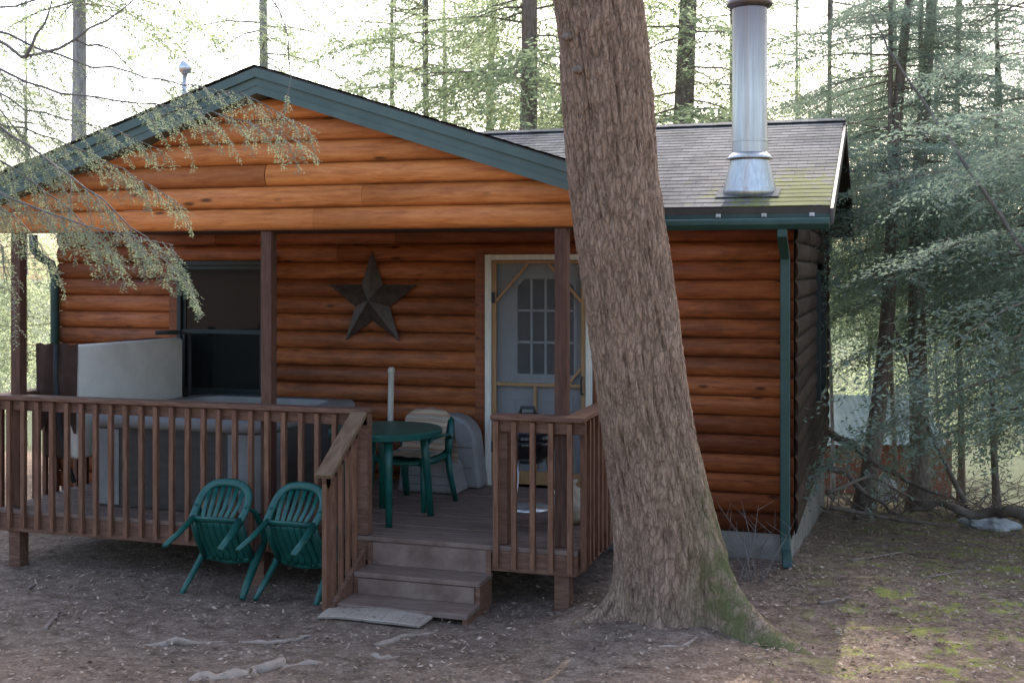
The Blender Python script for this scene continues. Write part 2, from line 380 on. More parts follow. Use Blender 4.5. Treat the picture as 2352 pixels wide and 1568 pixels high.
mb = MB(); mb.box(X0+.02, DOOR[0], YW+.03, YW+.05, .1, 2.85); mb.box(DOOR[1], X1-.06, YW+.03, YW+.05, .1, 2.85); mb.box(DOOR[0], DOOR[1], YW+.03, YW+.05, DOOR[3]+.02, 2.85)
mb.box(X1-.05, X1-.03, YW+.06, YB, .1, 2.85); mb.build('wall_lining', m_soffit, cabin)
mb = MB(); mb.box(X0+.03, X1-.03, YW-.01, YB-.02, -1.6, ZL); mb.build('foundation', m_conc, cabin)
def shingles(mb, E0, E1, R0, R1, n):
    E0, E1, R0, R1 = [np.array(p, float) for p in (E0, E1, R0, R1)]; nm = unit(np.cross(E1-E0, R0-E0))
    if nm[2] < 0: nm = -nm
    for k in range(n):
        a = k/n; b = min((k+1.1)/n, 1); ns = 44; js = [random.uniform(-.0012, .0012) for _ in range(ns+1)]
        vs = []
        for i in range(ns+1):
            s = i/ns; lo_ = E0+(E1-E0)*s; hi_ = R0+(R1-R0)*s
            p = lo_+(hi_-lo_)*a; q = lo_+(hi_-lo_)*b
            vs += [p+nm*(-.002), p+nm*(.0075+js[i]), q+nm*.003]
        fs = []
        for i in range(ns): j = i*3; fs += [(j, j+3, j+4, j+1), (j+1, j+4, j+5, j+2)]
        mb.add(vs, fs)
def slab(mb, E0, E1, R0, R1, t):
    E0, E1, R0, R1 = [np.array(p, float) for p in (E0, E1, R0, R1)]; nm = unit(np.cross(E1-E0, R0-E0))
    if nm[2] < 0: nm = -nm
    mb.prism([E0-nm*.006, E1-nm*.006, R1-nm*.006, R0-nm*.006], -nm*t)
RX0, RX1 = -6.4, 1.63; BY = 8.36
nrow = 26; m_sh = shingle_mat((RY-EY)/nrow, EY)
mb = MB(); shingles(mb, (RX0, EY, EZ), (RX1, EY, EZ), (RX0, RY, RZ), (RX1, RY, RZ), nrow)
shingles(mb, (RX0, BY, EZ), (RX1, BY, EZ), (RX0, RY, RZ), (RX1, RY, RZ), nrow)
main_roof = mb.build('main_roof', m_sh, cabin)
mb = MB(); slab(mb, (RX0, EY, EZ), (RX1, EY, EZ), (RX0, RY, RZ), (RX1, RY, RZ), .09); slab(mb, (RX0, BY, EZ), (RX1, BY, EZ), (RX0, RY, RZ), (RX1, RY, RZ), .09)
mb.build('roof_deck', m_soffit, main_roof)
mb = MB(); nseg = 30
for i in range(nseg):
    a = RX0+(RX1-RX0)*i/nseg; b = RX0+(RX1-RX0)*(i+1)/nseg+.02
    for sg in (-1, 1): mb.prism([(a, RY, RZ+.03), (b, RY, RZ+.024), (b, RY+sg*.13, RZ-.015), (a, RY+sg*.13, RZ-.012)], (0, 0, -.008))
mb.build('ridge_cap', m_sh, main_roof)
mb = MB(); mb.prism([(RX1+.002, EY, EZ-.02), (RX1+.002, RY, RZ-.02), (RX1+.002, RY, RZ-.15), (RX1+.002, EY, EZ-.15)], (.025, 0, 0))
mb.prism([(RX1+.002, RY+.001, RZ-.02), (RX1+.002, BY, EZ-.02), (RX1+.002, BY, EZ-.15), (RX1+.002, RY+.001, RZ-.15)], (.025, 0, 0))
mb.build('rake_board', m_soffit, main_roof)
mb = MB(); mb.box(.12, RX1, EY+.02, EY+.045, EZ-.135, EZ-.015); mb.build('eave_fascia', m_green, main_roof)
mb = MB(); mb.prism([(.15, EY+.018, EZ-.10), (.15, EY-.085, EZ-.10), (.15, EY-.095, EZ-.115), (.15, EY-.095, EZ-.15), (.15, EY-.06, EZ-.19), (.15, EY+.018, EZ-.19)], (RX1-.15, 0, 0))
mb.tube([(.16, EY-.03, EZ-.14), (.05, EY-.12, EZ-.12), (-.02, EY-.3, EZ-.03), (.0, EY-.9, EZ+.0)], .045, 8)
gut = mb.build('gutter', m_green, cabin, False, .006)
for px in (1650, 1755, 1865):
    p = on_y(px, 497, EY+.01); mb = MB(); mb.box(p[0]-.02, p[0]+.02, EY+.004, EY+.018, EZ-.085, EZ-.055); mb.box(p[0]-.006, p[0]+.006, EY-.08, EY+.004, EZ-.078, EZ-.072); mb.build('gutter_clip', m_clip, gut)
mb = MB(); dsx = 1.255
def spout(mb, pts, w_, d_):
    vs = []; n = len(pts)
    for x, y, z, ny, nz in pts:
        for i, j in ((-1, -1), (1, -1), (1, 1), (-1, 1)): vs.append((x+i*w_/2, y+j*d_/2*ny, z+j*d_/2*nz))
    fs = [(k*4+i, k*4+(i+1) % 4, (k+1)*4+(i+1) % 4, (k+1)*4+i) for k in range(n-1) for i in range(4)]+[(3, 2, 1, 0), (n*4-4, n*4-3, n*4-2, n*4-1)]
    mb.add(vs, fs)
spout(mb, [(dsx, EY-.03, EZ-.185, 1, 0), (dsx, EY-.03, EZ-.25, 1, .1), (dsx, YW-.10, EZ-.42, 1, .3), (dsx, YW-.095, EZ-.48, 1, 0), (dsx, YW-.095, .16, 1, 0), (dsx+.01, YW-.12, .06, .9, .5), (dsx+.04, YW-.36, -.0, .4, .9)], .08, .06)
mb.build('downspout', m_green, cabin, False, .008)
mb = MB(); mb.tube([on_y(76, 540, 1.98), on_y(78, 572, 1.98), on_y(92, 590, 2.04), on_y(118, 606, 2.12), on_y(126, 640, 2.14), (on_y(126, 640, 2.14)[0], 2.14, .0)], .045, 8)
mb.build('downspout', m_green, cabin, True)
# porch gable roof
AX = -2.40; AZT = 3.92; PS = .322; PW = 2.55; FY = -.21; PB = 4.86; PE = AZT-PS*PW
mb = MB(); shingles(mb, (AX+PW, FY, PE), (AX+PW, PB, PE), (AX, FY, AZT), (AX, PB, AZT), 18); shingles(mb, (AX-PW, FY, PE), (AX-PW, PB, PE), (AX, FY, AZT), (AX, PB, AZT), 18)
proof = mb.build('porch_roof', shingle_mat(PW/18, AX, True), cabin)
mb = MB(); slab(mb, (AX+PW, FY+.03, PE), (AX+PW, PB, PE), (AX, FY+.03, AZT), (AX, PB, AZT), .07); slab(mb, (AX-PW, FY+.03, PE), (AX-PW, PB, PE), (AX, FY+.03, AZT), (AX, PB, AZT), .07); mb.build('roof_deck', m_soffit, proof)
for sg in (-1, 1):
    mb = MB(); e = AX+sg*PW
    mb.prism([(AX, FY+.012, AZT-.018), (e, FY+.012, PE-.018), (e, FY+.012, PE-.085), (AX, FY+.012, AZT-.085)], (0, .02, 0))
    mb.prism([(AX, FY+.034, AZT-.086), (e, FY+.034, PE-.086), (e, FY+.034, PE-.205), (AX, FY+.034, AZT-.205)], (0, .02, 0))
    mb.prism([(AX, FY+.028, AZT-.14), (e, FY+.028, PE-.14), (e, FY+.028, PE-.148), (AX, FY+.028, AZT-.148)], (0, .006, 0))
    mb.prism([(AX, FY+.055, AZT-.195), (e, FY+.055, PE-.195), (e, FY+.055, PE-.205), (AX, FY+.055, AZT-.205)], (0, .2, 0))
    mb.build('rake_fascia', m_green2, proof)
    mb = MB(); mb.box(min(e-.01*sg, e-.03*sg), max(e-.01*sg, e-.03*sg), FY+.06, EY-.2, PE-.19, PE-.03); mb.build('side_fascia', m_green2, proof)
mb = MB(); z = 2.70; h = .167
while z < 3.70:
    hw = min(2.50, (AZT-.203-z)/PS)
    if hw > .03: logs(mb, AX-hw, AX+hw, z, h, .05, lambda a, o, zz: (a, .03-o, zz))
    z += h
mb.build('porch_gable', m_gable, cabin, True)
mb = MB(); mb.box(AX-2.42, AX+2.42, .034, .14, 2.702, 2.86); mb.prism([(AX-2.4, .034, 2.87), (AX+2.4, .034, 2.87), (AX, .034, 3.66)], (0, .02, 0))
mb.build('porch_beam', m_post, cabin)
mb = MB(); mb.box(AX-2.42, AX+2.42, .145, YW-.06, 2.745, 2.765); mb.build('porch_ceiling', m_soffit, cabin)
for px_ in (-4.765, -2.445, -.115):
    mb = MB(); mb.box(px_-.045, px_+.045, .04, .13, .452, 2.70); mb.build('porch_post', m_post, cabin, False, .006)
# window in front wall
def window(parent, x0, x1, y, z0, z1, zr, m):
    mb = MB(); t = .045
    mb.box(x0, x0+t, y-.075, y+.02, z0, z1); mb.box(x1-t, x1, y-.075, y+.02, z0, z1); mb.box(x0+t, x1-t, y-.075, y+.02, z1-t, z1); mb.box(x0+t, x1-t, y-.085, y+.02, z0, z0+t)
    wn = mb.build('window', m, parent, False, .004)
    mb = MB(); s = .035; a, b = x0+t+.002, x1-t-.002
    for zz0, zz1, yy in ((zr, z1-t-.002, y-.04), (z0+t+.002, zr+.03, y-.06)):
        mb.box(a, a+s, yy, yy+.018, zz0, zz1); mb.box(b-s, b, yy, yy+.018, zz0, zz1); mb.box(a+s, b-s, yy, yy+.018, zz0, zz0+s); mb.box(a+s, b-s, yy, yy+.018, zz1-s, zz1)
    mb.build('sash', m, wn)
    mb = MB(); mb.box(a+s, b-s, y-.030, y-.026, zr+s, z1-t-s); mb.build('pane', m_glass, wn)
    mb = MB(); mb.box(a+s, b-s, y-.050, y-.046, z0+t+s, zr); mb.build('pane', m_glass, wn)
    return wn
wn = window(cabin, WIN[0], WIN[1], YW, WIN[2], WIN[3], 1.78, m_dkgreen)
mb = MB(); mb.box(WIN[0]-.09, WIN[0]-.003, YW-.068, YW, WIN[2]-.04, WIN[3]+.05); mb.build('trim_board', m_logx, wn)
mb = MB(); mb.box(WIN[1]+.003, WIN[1]+.09, YW-.068, YW, WIN[2]-.04, WIN[3]+.05); mb.build('trim_board', m_logx, wn)
mb = MB(); mb.box(X1-.02, X1+.07, 5.1, 5.15, 1.0, 2.4); mb.box(X1-.02, X1+.07, 6.35, 6.4, 1.0, 2.4); mb.box(X1-.02, X1+.07, 5.15, 6.35, 1.0, 1.05); mb.box(X1-.02, X1+.07, 5.15, 6.35, 2.35, 2.4); mb.box(X1-.02, X1+.05, 5.15, 6.35, 1.68, 1.72)
sw = mb.build('window', m_dkgreen, cabin); mb = MB(); mb.box(X1, X1+.01, 5.15, 6.35, 1.05, 2.35); mb.build('pane', m_glass, sw)
# doors
mb = MB(); a, b, c, d = DOOR
mb.box(a, a+.06, YW-.09, YW+.08, c+.05, d); mb.box(b-.06, b, YW-.09, YW+.08, c+.05, d); mb.box(a+.06, b-.06, YW-.09, YW+.08, d-.05, d)
mb.build('door_frame', m_cream, cabin, False, .004)
mb = MB(); mb.box(a-.10, a-.004, YW-.062, YW, c+.05, d+.02); mb.box(b+.004, b+.10, YW-.062, YW, c+.05, d+.02); mb.build('door_trim', m_logx, cabin)
sx0, sx1 = a+.064, b-.064; sy0, sy1 = YW-.075, YW-.047; z0, z1 = .475, d-.055; zm = 1.37
mb = MB(); st = .04
mb.box(sx0, sx0+st, sy0, sy1, z0, z1); mb.box(sx1-st, sx1, sy0, sy1, z0, z1); mb.box(sx0+st, sx1-st, sy0, sy1, z1-.03, z1)
mb.box(sx0+st, sx1-st, sy0, sy1, zm-.016, zm+.016); mb.box(sx0+st, sx1-st, sy0, sy1, z0, z0+.12); mb.box(-.955, -.925, sy0, sy1, z0+.12, zm-.016)
sdoor = mb.build('screen_door', m_pine, cabin, False, .004)
for p, q in (((sx0+st, 2.12), (sx0+st+.30, z1-.03)), ((sx1-st, 2.12), (sx1-st-.30, z1-.03)), ((sx1-st-.12, zm+.016), (sx1-st, zm+.16))):
    mb = MB(); mb.bar((p[0], (sy0+sy1)/2, p[1]), (q[0], (sy0+sy1)/2, q[1]), .022, .024, (0, 0, 1)); mb.build('brace', m_pine, sdoor)
mb = MB(); mb.box(sx0+.02, sx1-.02, sy1+.003, sy1+.005, z0+.02, z1-.02); mb.build('screen', m_screen, sdoor)
mb = MB(); mb.tube([(sx1-.025, sy0-.005, 1.30), (sx1-.025, sy0-.05, 1.31), (sx1-.025, sy0-.05, 1.44), (sx1-.025, sy0-.005, 1.45)], .009, 6); mb.build('handle', m_rubber, sdoor, True)
for zz in (2.15, .8):
    mb = MB(); mb.box(sx0-.02, sx0+.03, sy0-.008, sy0, zz-.05, zz+.05); mb.build('hinge', m_rubber, sdoor)
dy = YW+.01; gx0, gx1, gz0, gz1 = -1.13, -.60, 1.46, 2.32
mb = MB(); mb.box(a+.061, gx0, dy, dy+.04, c+.06, d-.055); mb.box(gx1, b-.061, dy, dy+.04, c+.06, d-.055); mb.box(gx0, gx1, dy, dy+.04, c+.06, gz0); mb.box(gx0, gx1, dy, dy+.04, gz1, d-.055)
mb.box(a+.20, b-.20, dy-.012, dy, .62, .68); mb.box(a+.20, b-.20, dy-.012, dy, 1.22, 1.28); mb.box(a+.20, a+.26, dy-.012, dy, .68, 1.22); mb.box(b-.26, b-.20, dy-.012, dy, .68, 1.22)
dr = mb.build('door', m_doorwhite, cabin, False, .003)
mb = MB(); mb.box(gx0, gx1, dy+.02, dy+.024, gz0, gz1); mb.build('pane', m_glass, dr)
mb = MB()
for i in range(1, 4): x = gx0+(gx1-gx0)*i/4; mb.box(x-.009, x+.009, dy-.004, dy+.018, gz0, gz1)
for i in range(1, 3): zz = gz0+(gz1-gz0)*i/3; mb.box(gx0, gx1, dy-.002, dy+.016, zz-.009, zz+.009)
for q in ((gx0, gx0+.07), (gx1, gx1-.07)): mb.prism([(q[0], dy-.008, gz1), (q[1], dy-.008, gz1), (q[0], dy-.008, gz1-.07)], (0, .02, 0))
mb.box(gx0-.03, gx0, dy-.012, dy-.001, gz0-.03, gz1+.03); mb.box(gx1, gx1+.03, dy-.012, dy-.001, gz0-.03, gz1+.03); mb.box(gx0, gx1, dy-.012, dy-.001, gz0-.03, gz0); mb.box(gx0, gx1, dy-.012, dy-.001, gz1, gz1+.03)
mb.build('muntin', m_doorwhite, dr)
# chimney (part of cabin)
def steel_mat():
    t = NT('brushed steel flue'); n = t.noise(t.map((30, 30, 1)), 2, 3); X, Y, Z = t.xyz()[:3]
    tint = t.ramp(t.math('MULTIPLY_ADD', Z, .5, -1.65), [(.30, 0.0), (.72, 1.0)])
    c = t.mix(tint, t.ramp(n, [(.3, (.40, .395, .385)), (.7, (.56, .555, .54))]), (.17, .13, .13)); t.bump(n, .05, .002)
    return t.fin(c, .38, .9, .5)
m_steel = steel_mat(); chx, chy, chz = .938, 2.37, 3.08
mb = MB(); mb.lathe([(.15, .30), (.15, .42), (.153, .422), (.153, .44), (.15, .442), (.15, 1.58)], 40, (chx, chy, chz)); flue = mb.build('chimney_pipe', m_steel, cabin, True)
flue.modifiers.new('edge', 'EDGE_SPLIT').split_angle = math.radians(35)
mb = MB(); mb.lathe([(.235, -.06), (.23, .0), (.165, .26), (.165, .29)], 40, (chx, chy, chz)); mb.build('cone_flashing', m_steel, flue, True)
mb = MB(); mb.lathe([(.152, .285), (.20, .275), (.20, .283), (.153, .33)], 40, (chx, chy, chz)); mb.build('storm_collar', m_steel, flue, True)
mb = MB(); mb.lathe([(.152, 1.57), (.195, 1.60), (.195, 1.64), (.16, 1.66), (.16, 1.80), (.24, 1.82), (.05, 1.92)], 32, (chx, chy, chz)); mb.build('cap', m_steel, flue, True)
mb = MB(); s = RS; fz = lambda y: EZ+RS*(y-EY)+.016
mb.prism([(chx-.265, chy-.23, fz(chy-.23)), (chx+.265, chy-.23, fz(chy-.23)), (chx+.265, chy+.05, fz(chy+.05)), (chx-.265, chy+.05, fz(chy+.05))], (0, 0, .003)); mb.build('base_flashing', m_flash, flue)
p = on_y(425, 148, 4.5); mb = MB(); mb.tube([(p[0], 4.5, 3.7), (p[0], 4.5, p[2]-.1)], .035, 10); mb.lathe([(.02, -.12), (.07, -.1), (.08, -.03), (.05, .03), (.01, .04)], 14, (p[0], 4.5, p[2])); mb.build('vent_pipe', m_alum, cabin, True)
# ------------------------------------------------------------------ barn star
sc_ = on_y(855, 690, YW-.07)
star = tag(bpy.data.objects.new('barn_star', bpy.data.meshes.new('barn_star')), 'large dark brown five pointed metal star hung on log wall', 'star')
vs = [(0, -.10, 0)]
for i in range(10):
    a = math.pi/2+i*math.pi/5; r = .475 if i % 2 == 0 else .185; vs.append((r*math.cos(a), 0, r*math.sin(a)))
star.data.from_pydata(vs, [], [(0, i+1, (i+1) % 10+1) for i in range(10)]); star.data.materials.append(m_star); COL.objects.link(star); star.location = sc_
# ------------------------------------------------------------------ deck
DX0, DX1, DZ = -4.90, .02, .45; SX0, SX1 = -1.555, -.60
deck = thing('porch_deck', 'raised brown wooden porch deck with baluster railing along its front', 'deck', (-2.4, 1.1, 0))
mb = MB(); y = -.03
while y < YW-.1: mb.box(DX0, DX1, y, min(y+.136, YW-.065), DZ-.035+random.uniform(-.001, .001), DZ+random.uniform(-.002, .002)); y += .142
mb.build('deck_floor', m_floor, deck, False, .004)
mb = MB(); mb.box(DX0, DX1, -.028, .01, .27, .413); mb.build('rim_joist', m_deck, deck, False, .004)
mb = MB(); mb.box(DX1-.035, DX1-.001, .012, YW-.07, .27, .412); mb.build('rim_joist', m_deck, deck)
mb = MB(); mb.box(DX0+.001, DX0+.035, .012, YW-.07, .27, .412); mb.build('rim_joist', m_deck, deck)
for px_ in (-4.75, -2.5, -.1):
    mb = MB(); mb.box(px_-.055, px_+.055, .012, .12, -.15, .41); mb.build('support_post', m_deck, deck, False, .005)
def rail(x0, y0, x1, y1, sx=0, sy=0):
    p = np.array((x0, y0, 0.)); q = np.array((x1, y1, 0.)); up = np.array((0, 0, 1.))
    mb = MB(); mb.bar(p+up*1.363, q+up*1.363, .14, .034); mb.build('top_rail', m_deck, deck, False, .005)
    mb = MB(); mb.bar(p+up*1.30, q+up*1.30, .034, .088); mb.build('under_rail', m_deck, deck, False, .004)
def baluster(x, y):
    mb = MB(); w_ = .019; top = 1.335; lo_ = .30+random.uniform(-.008, .008); x += random.uniform(-.004, .004)
    mb.box(x-w_, x+w_, y-w_, y+w_, lo_+.03, top)
    for i, v in enumerate(mb.v):
        if v[2] < lo_+.05 and v[1] < y: mb.v[i] = (v[0], v[1], lo_)
    mb.build('baluster', m_baluster, deck, False, .003)
rail(DX0-.02, -.01, SX0-.005, -.01); rail(SX1, -.01, DX1+.06, -.01); rail(DX1-.02, .062, DX1-.02, YW-.08); rail(DX0+.02, .062, DX0+.02, YW-.08)
x = DX0+.02
while x < SX0-.05: baluster(x, -.05); x += .139
for i in range(5): baluster(SX1+.035+i*.135, -.05)
y = .06
while y < YW-.15: baluster(DX1+.022, y); baluster(DX0-.022, y); y += .135
mb = MB(); mb.box(SX0-.10, SX0-.012, -.027, .06, .452, 1.34); mb.build('newel_post', m_deck, deck, False, .005)
mb = MB(); mb.box(SX1+.012, SX1+.10, .012, .10, .452, 1.34)
mb.build('newel_post', m_deck, deck, False, .005)
# steps
steps = thing('porch_steps', 'three brown wooden steps with a sloping wooden handrail on the left', 'steps', (-1.1, -.4, 0))
for zz, y1 in ((.25, -.27), (.10, -.54)):
    mb = MB(); mb.box(SX0, SX1, y1-.02, y1+.26, zz-.035, zz); mb.build('tread', m_floor, steps, False, .006)
for z0, z1, y in ((.253, .41, -.048), (.103, .212, -.30)):
    mb = MB(); mb.box(SX0+.04, SX1-.04, y, y+.018, z0, z1); mb.build('riser', m_floor, steps)
for xs in (SX0+.002, SX1-.038):
    mb = MB(); mb.prism([(xs, -.032, .405), (xs, -.032, .05), (xs, -.15, -.02), (xs, -.54, -.02), (xs, -.54, .063), (xs, -.285, .063), (xs, -.285, .213), (xs, -.05, .213), (xs, -.05, .405)], (.036, 0, 0)); mb.build('stringer', m_deck, steps)
mb = MB(); mb.prism([(SX0-.034, -.08, .36), (SX0-.034, -.08, .12), (SX0-.034, -.54, -.02), (SX0-.034, -.62, .0), (SX0-.034, -.62, .08)], (.032, 0, 0)); mb.build('stringer', m_deck, steps)
hz = lambda y: 1.345+(y+.05)*.64; RXS = SX0-.05
mb = MB(); mb.bar((RXS, -.085, hz(-.085)+.03), (RXS, -.66, hz(-.66)+.03), .125, .036); mb.build('handrail', m_mossrail, steps, False, .006)
mb = MB(); mb.bar((RXS, -.10, hz(-.10)-.04), (RXS, -.64, hz(-.64)-.04), .03, .085); mb.build('under_rail', m_deck, steps)
mb = MB(); mb.box(RXS-.02, RXS+.015, -.645, -.575, .03, hz(-.61)); mb.build('newel_post', m_baluster, steps, False, .004)
for y in (-.16, -.275, -.39, -.50):
    mb = MB(); zb = .27+(y+.1)*.45; mb.box(RXS-.017, RXS+.015, y-.016, y+.016, zb, hz(y)-.01); mb.build('baluster', m_baluster, steps, False, .003)
# ------------------------------------------------------------------ door mat
cs = [gnd(728, 1425), gnd(960, 1447), gnd(1015, 1408), gnd(775, 1388)]
def mat_mat(ang):
    t = NT('worn woven mat'); mp = t.map((1, 1, 1), (0, 0, 0), (0, 0, ang)); b = t.n('ShaderNodeTexBrick'); t.l(mp, b.inputs['Vector']); b.offset = 0; b.inputs['Scale'].default_value = 1
    b.inputs['Brick Width'].default_value = .12; b.inputs['Row Height'].default_value = .045; b.inputs['Mortar Size'].default_value = .004; b.inputs['Mortar Smooth'].default_value = .8
    b.inputs['Color1'].default_value = (.36, .29, .23, 1); b.inputs['Color2'].default_value = (.40, .325, .26, 1); b.inputs['Mortar'].default_value = (.22, .175, .14, 1)
    n = t.noise(t.co, 70, 2); n3 = t.noise(t.co, 4, 3); t.bump(n, .5, .003); c = t.mix(.5, b.outputs[0], t.ramp(n, [(.3, .6), (.7, 1.2)]), 'MULTIPLY')
    return t.fin(t.mix(.4, c, t.ramp(n3, [(.35, .7), (.65, 1.1)]), 'MULTIPLY'), .95, 0, .05)
e_ = cs[1]-cs[0]; ang = -math.atan2(e_[1], e_[0])
mb = MB(); n = 14; vs = []
for i in range(n+1):
    for j in range(n+1):
        s, t = i/n, j/n; p = (cs[0]*(1-s)+cs[1]*s)*(1-t)+(cs[3]*(1-s)+cs[2]*s)*t; vs.append((p[0], p[1], float(gz(p[0], p[1]))+.026+.003*math.sin(s*9+t*5)))
vs2 = [(x, y, z-.014) for x, y, z in vs]; k = n+1
fs = [(i*k+j, (i+1)*k+j, (i+1)*k+j+1, i*k+j+1) for i in range(n) for j in range(n)]
ed = [i*k for i in range(k)]+[n*k+j for j in range(1, k)]+[i*k+n for i in range(n-1, -1, -1)]+[j for j in range(n-1, 0, -1)]
N_ = k*k; fs += [(ed[i], ed[i]+N_, ed[(i+1) % len(ed)]+N_, ed[(i+1) % len(ed)]) for i in range(len(ed))]
mb.add(vs+vs2, fs); tag(mb.build('door_mat', mat_mat(ang), None, True), 'flat worn brown checked mat lying at the foot of the porch steps', 'mat')
# ------------------------------------------------------------------ hot tub and cover
def rr(x0, x1, y0, y1, r, n=6):
    o = []
    for cx, cy, a in ((x1-r, y0+r, -90), (x1-r, y1-r, 0), (x0+r, y1-r, 90), (x0+r, y0+r, 180)):
        for i in range(n+1): q = math.radians(a+90*i/n); o.append((cx+r*math.cos(q), cy+r*math.sin(q)))
    return o
tx0, tx1, ty0, ty1 = -4.28, -2.62, .32, 2.05
tub = thing('hot_tub', 'grey square hot tub standing on the deck behind the railing', 'hot tub', (-3.45, 1.2, .45))
mb = MB()
def ring(mb, loops):
    n = len(loops[0][0]); vs = []
    for lp, z in loops: vs += [(x, y, z) for x, y in lp]
    fs = [(i*n+k, i*n+(k+1) % n, (i+1)*n+(k+1) % n, (i+1)*n+k) for i in range(len(loops)-1) for k in range(n)]
    mb.add(vs, fs)
ring(mb, [(rr(tx0, tx1, ty0, ty1, .16), .455), (rr(tx0, tx1, ty0, ty1, .16), 1.12)]); mb.build('cabinet', m_tub, tub, True)
o8 = .03
mb = MB(); ring(mb, [(rr(tx0, tx1, ty0, ty1, .16), 1.10), (rr(tx0-o8, tx1+o8, ty0-o8, ty1+o8, .19), 1.12), (rr(tx0-o8, tx1+o8, ty0-o8, ty1+o8, .19), 1.17), (rr(tx0, tx1, ty0, ty1, .16), 1.20), (rr(tx0+.15, tx1-.15, ty0+.15, ty1-.15, .2), 1.20)]); mb.build('rim', m_tublight, tub, True)
mb = MB(); ring(mb, [(rr(tx0+.15, tx1-.15, ty0+.15, ty1-.15, .2), 1.20), (rr(tx0+.22, tx1-.22, ty0+.22, ty1-.22, .2), 1.0), (rr(tx0+.3, tx1-.3, ty0+.3, ty1-.3, .2), .6)]); mb.add([(x, y, .6) for x, y in rr(tx0+.3, tx1-.3, ty0+.3, ty1-.3, .2)], [tuple(range(28))]); mb.build('basin', m_tublight, tub, True)
for cx, cy, a in ((tx1-.16, ty0+.16, -90), (tx0+.16, ty0+.16, 180), (tx1-.16, ty1-.16, 0)):
    mb = MB(); pts = []
    for i in range(9):
        q = math.radians(a+90*i/8); pts.append((cx+.168*math.cos(q), cy+.168*math.sin(q)))
    q0 = math.radians(a); q1 = math.radians(a+90)
    d0 = np.array((-math.sin(q0), math.cos(q0))); d1 = np.array((-math.sin(q1), math.cos(q1)))
    pts = [tuple(np.array(pts[0])-d0*.16)]+pts+[tuple(np.array(pts[-1])+d1*.16)]
    ring_ = [(x, y, .47) for x, y in pts]+[(x, y, 1.09) for x, y in pts]; n = len(pts)
    mb.add(ring_, [(i, i+1, n+i+1, n+i) for i in range(n-1)]); mb.build('corner_panel', m_tublight, tub, True)
cov = thing('hot_tub_cover', 'folded hot tub cover with pale cream face and brown end, standing left of tub', 'tub cover', (-4.6, 1.1, .8))
mb = MB(); mb.box(-4.53, -4.42, .40, 1.95, .80, 1.765)
for i, v in enumerate(mb.v):
    if v[2] > 1.5 and v[1] > 1: mb.v[i] = (v[0], v[1], 1.745)
mb.build('inner_panel', m_vinyl, cov, True, .035)
mb = MB(); mb.box(-4.80, -4.545, .42, 1.95, .80, 1.74); mb.build('outer_panel', m_brownvinyl, cov, False, .02)
mb = MB(); vs = []; nn = 12
for i in range(nn+1):
    s = i/nn; x = -4.83+.42*s
    for j in range(7):
        t = j/6; vs.append((x, .365+.012*math.sin(s*14+t*3)-.02*t*(1-t), 1.775-(.60+.16*math.sin(s*7+1))*t+.008*math.sin(s*20)))
mb.add(vs, [(i*7+j, (i+1)*7+j, (i+1)*7+j+1, i*7+j+1) for i in range(nn) for j in range(6)]); mb.build('end_flap', m_brownvinyl, cov, True)
mb = MB(); mb.tube([(-4.62, .36, 1.77), (-4.6, .33, 1.5), (-4.57, .345, 1.1), (-4.5, .34, .80), (-4.42, .34, .62)], .02, 6, .4); mb.build('strap', m_rubber, cov, True)
mb = MB(); mb.tube([(-4.40, 2.02, .85), (-4.40, 2.02, 1.78), (-4.46, 1.9, 1.80), (-4.60, 1.75, 1.80)], .022, 8); mb.build('lifter_arm', m_rubber, cov, True)
# grey tub step
ts = thing('spa_step', 'grey moulded two tier plastic step against the wall beside the door', 'step', (-1.75, 1.95, .45))
def tier(x0, x1, y0, y1, z1, nm, r):
    mb = MB(); prof = []
    for i in range(9): q = math.pi/2*i/8; prof.append((x1-r+r*math.sin(q)*1.0, z1-r+r*math.cos(q)))
    left = [(x0+r-r*math.cos(math.pi/2*i/8), z1-r+r*math.sin(math.pi/2*i/8)) for i in range(9)]
    poly = [(x0-.05, .455)]+left+prof+[(x1+.05, .455)]
    mb.prism([(x, y0, z) for x, z in poly], (0, y1-y0, 0)); o = mb.build(nm, m_tublight, ts, False, .03)
    mb = MB()
    for k in range(1, 3):
        zz = .455+(z1-.1-.455)*k/3; mb.box(x0+.03, x1-.03, y0-.004, y0-.001, zz-.003, zz+.003)
    mb.build('ridge', m_tub, o)
tier(-2.12, -1.42, 1.93, 2.16, 1.10, 'upper_tier', .24); tier(-2.0, -1.52, 1.62, 1.926, .78, 'lower_tier', .17)
# wooden pole
p = on_y(898, 843, 2.06); mb = MB(); mb.tube([(p[0], 2.02, .455), (p[0], 2.07, p[2]-.06)], .028, 10); mb.lathe([(.02, -.07), (.033, -.05), (.034, -.02), (.022, 0)], 10, (p[0], 2.07, p[2]))
tag(mb.build('wooden_pole', m_cloudwood, None, True), 'pale wooden pole standing upright behind the green table', 'pole')
# ------------------------------------------------------------------ table
tc = (-1.70, .60); table = thing('plastic_table', 'round green plastic table on the porch deck', 'table', (tc[0], tc[1], .45))
mb = MB(); mb.lathe([(.02, .675), (.40, .675), (.432, .655), (.445, .66), (.45, .695), (.44, .705), (.02, .708)], 48, (tc[0], tc[1], .45)); mb.build('tabletop', m_plastic, table, True).modifiers.new('es', 'EDGE_SPLIT').split_angle = .7
for a in (-62, 28, 118, 208):
    q = math.radians(a); c_, s_ = math.cos(q), math.sin(q)
    mb = MB(); mb.tube([(tc[0]+.30*c_, tc[1]+.30*s_, 1.13), (tc[0]+.32*c_, tc[1]+.32*s_, .9), (tc[0]+.36*c_, tc[1]+.36*s_, .452)], [.036, .032, .026], 10); mb.build('leg', m_plastic, table, True)
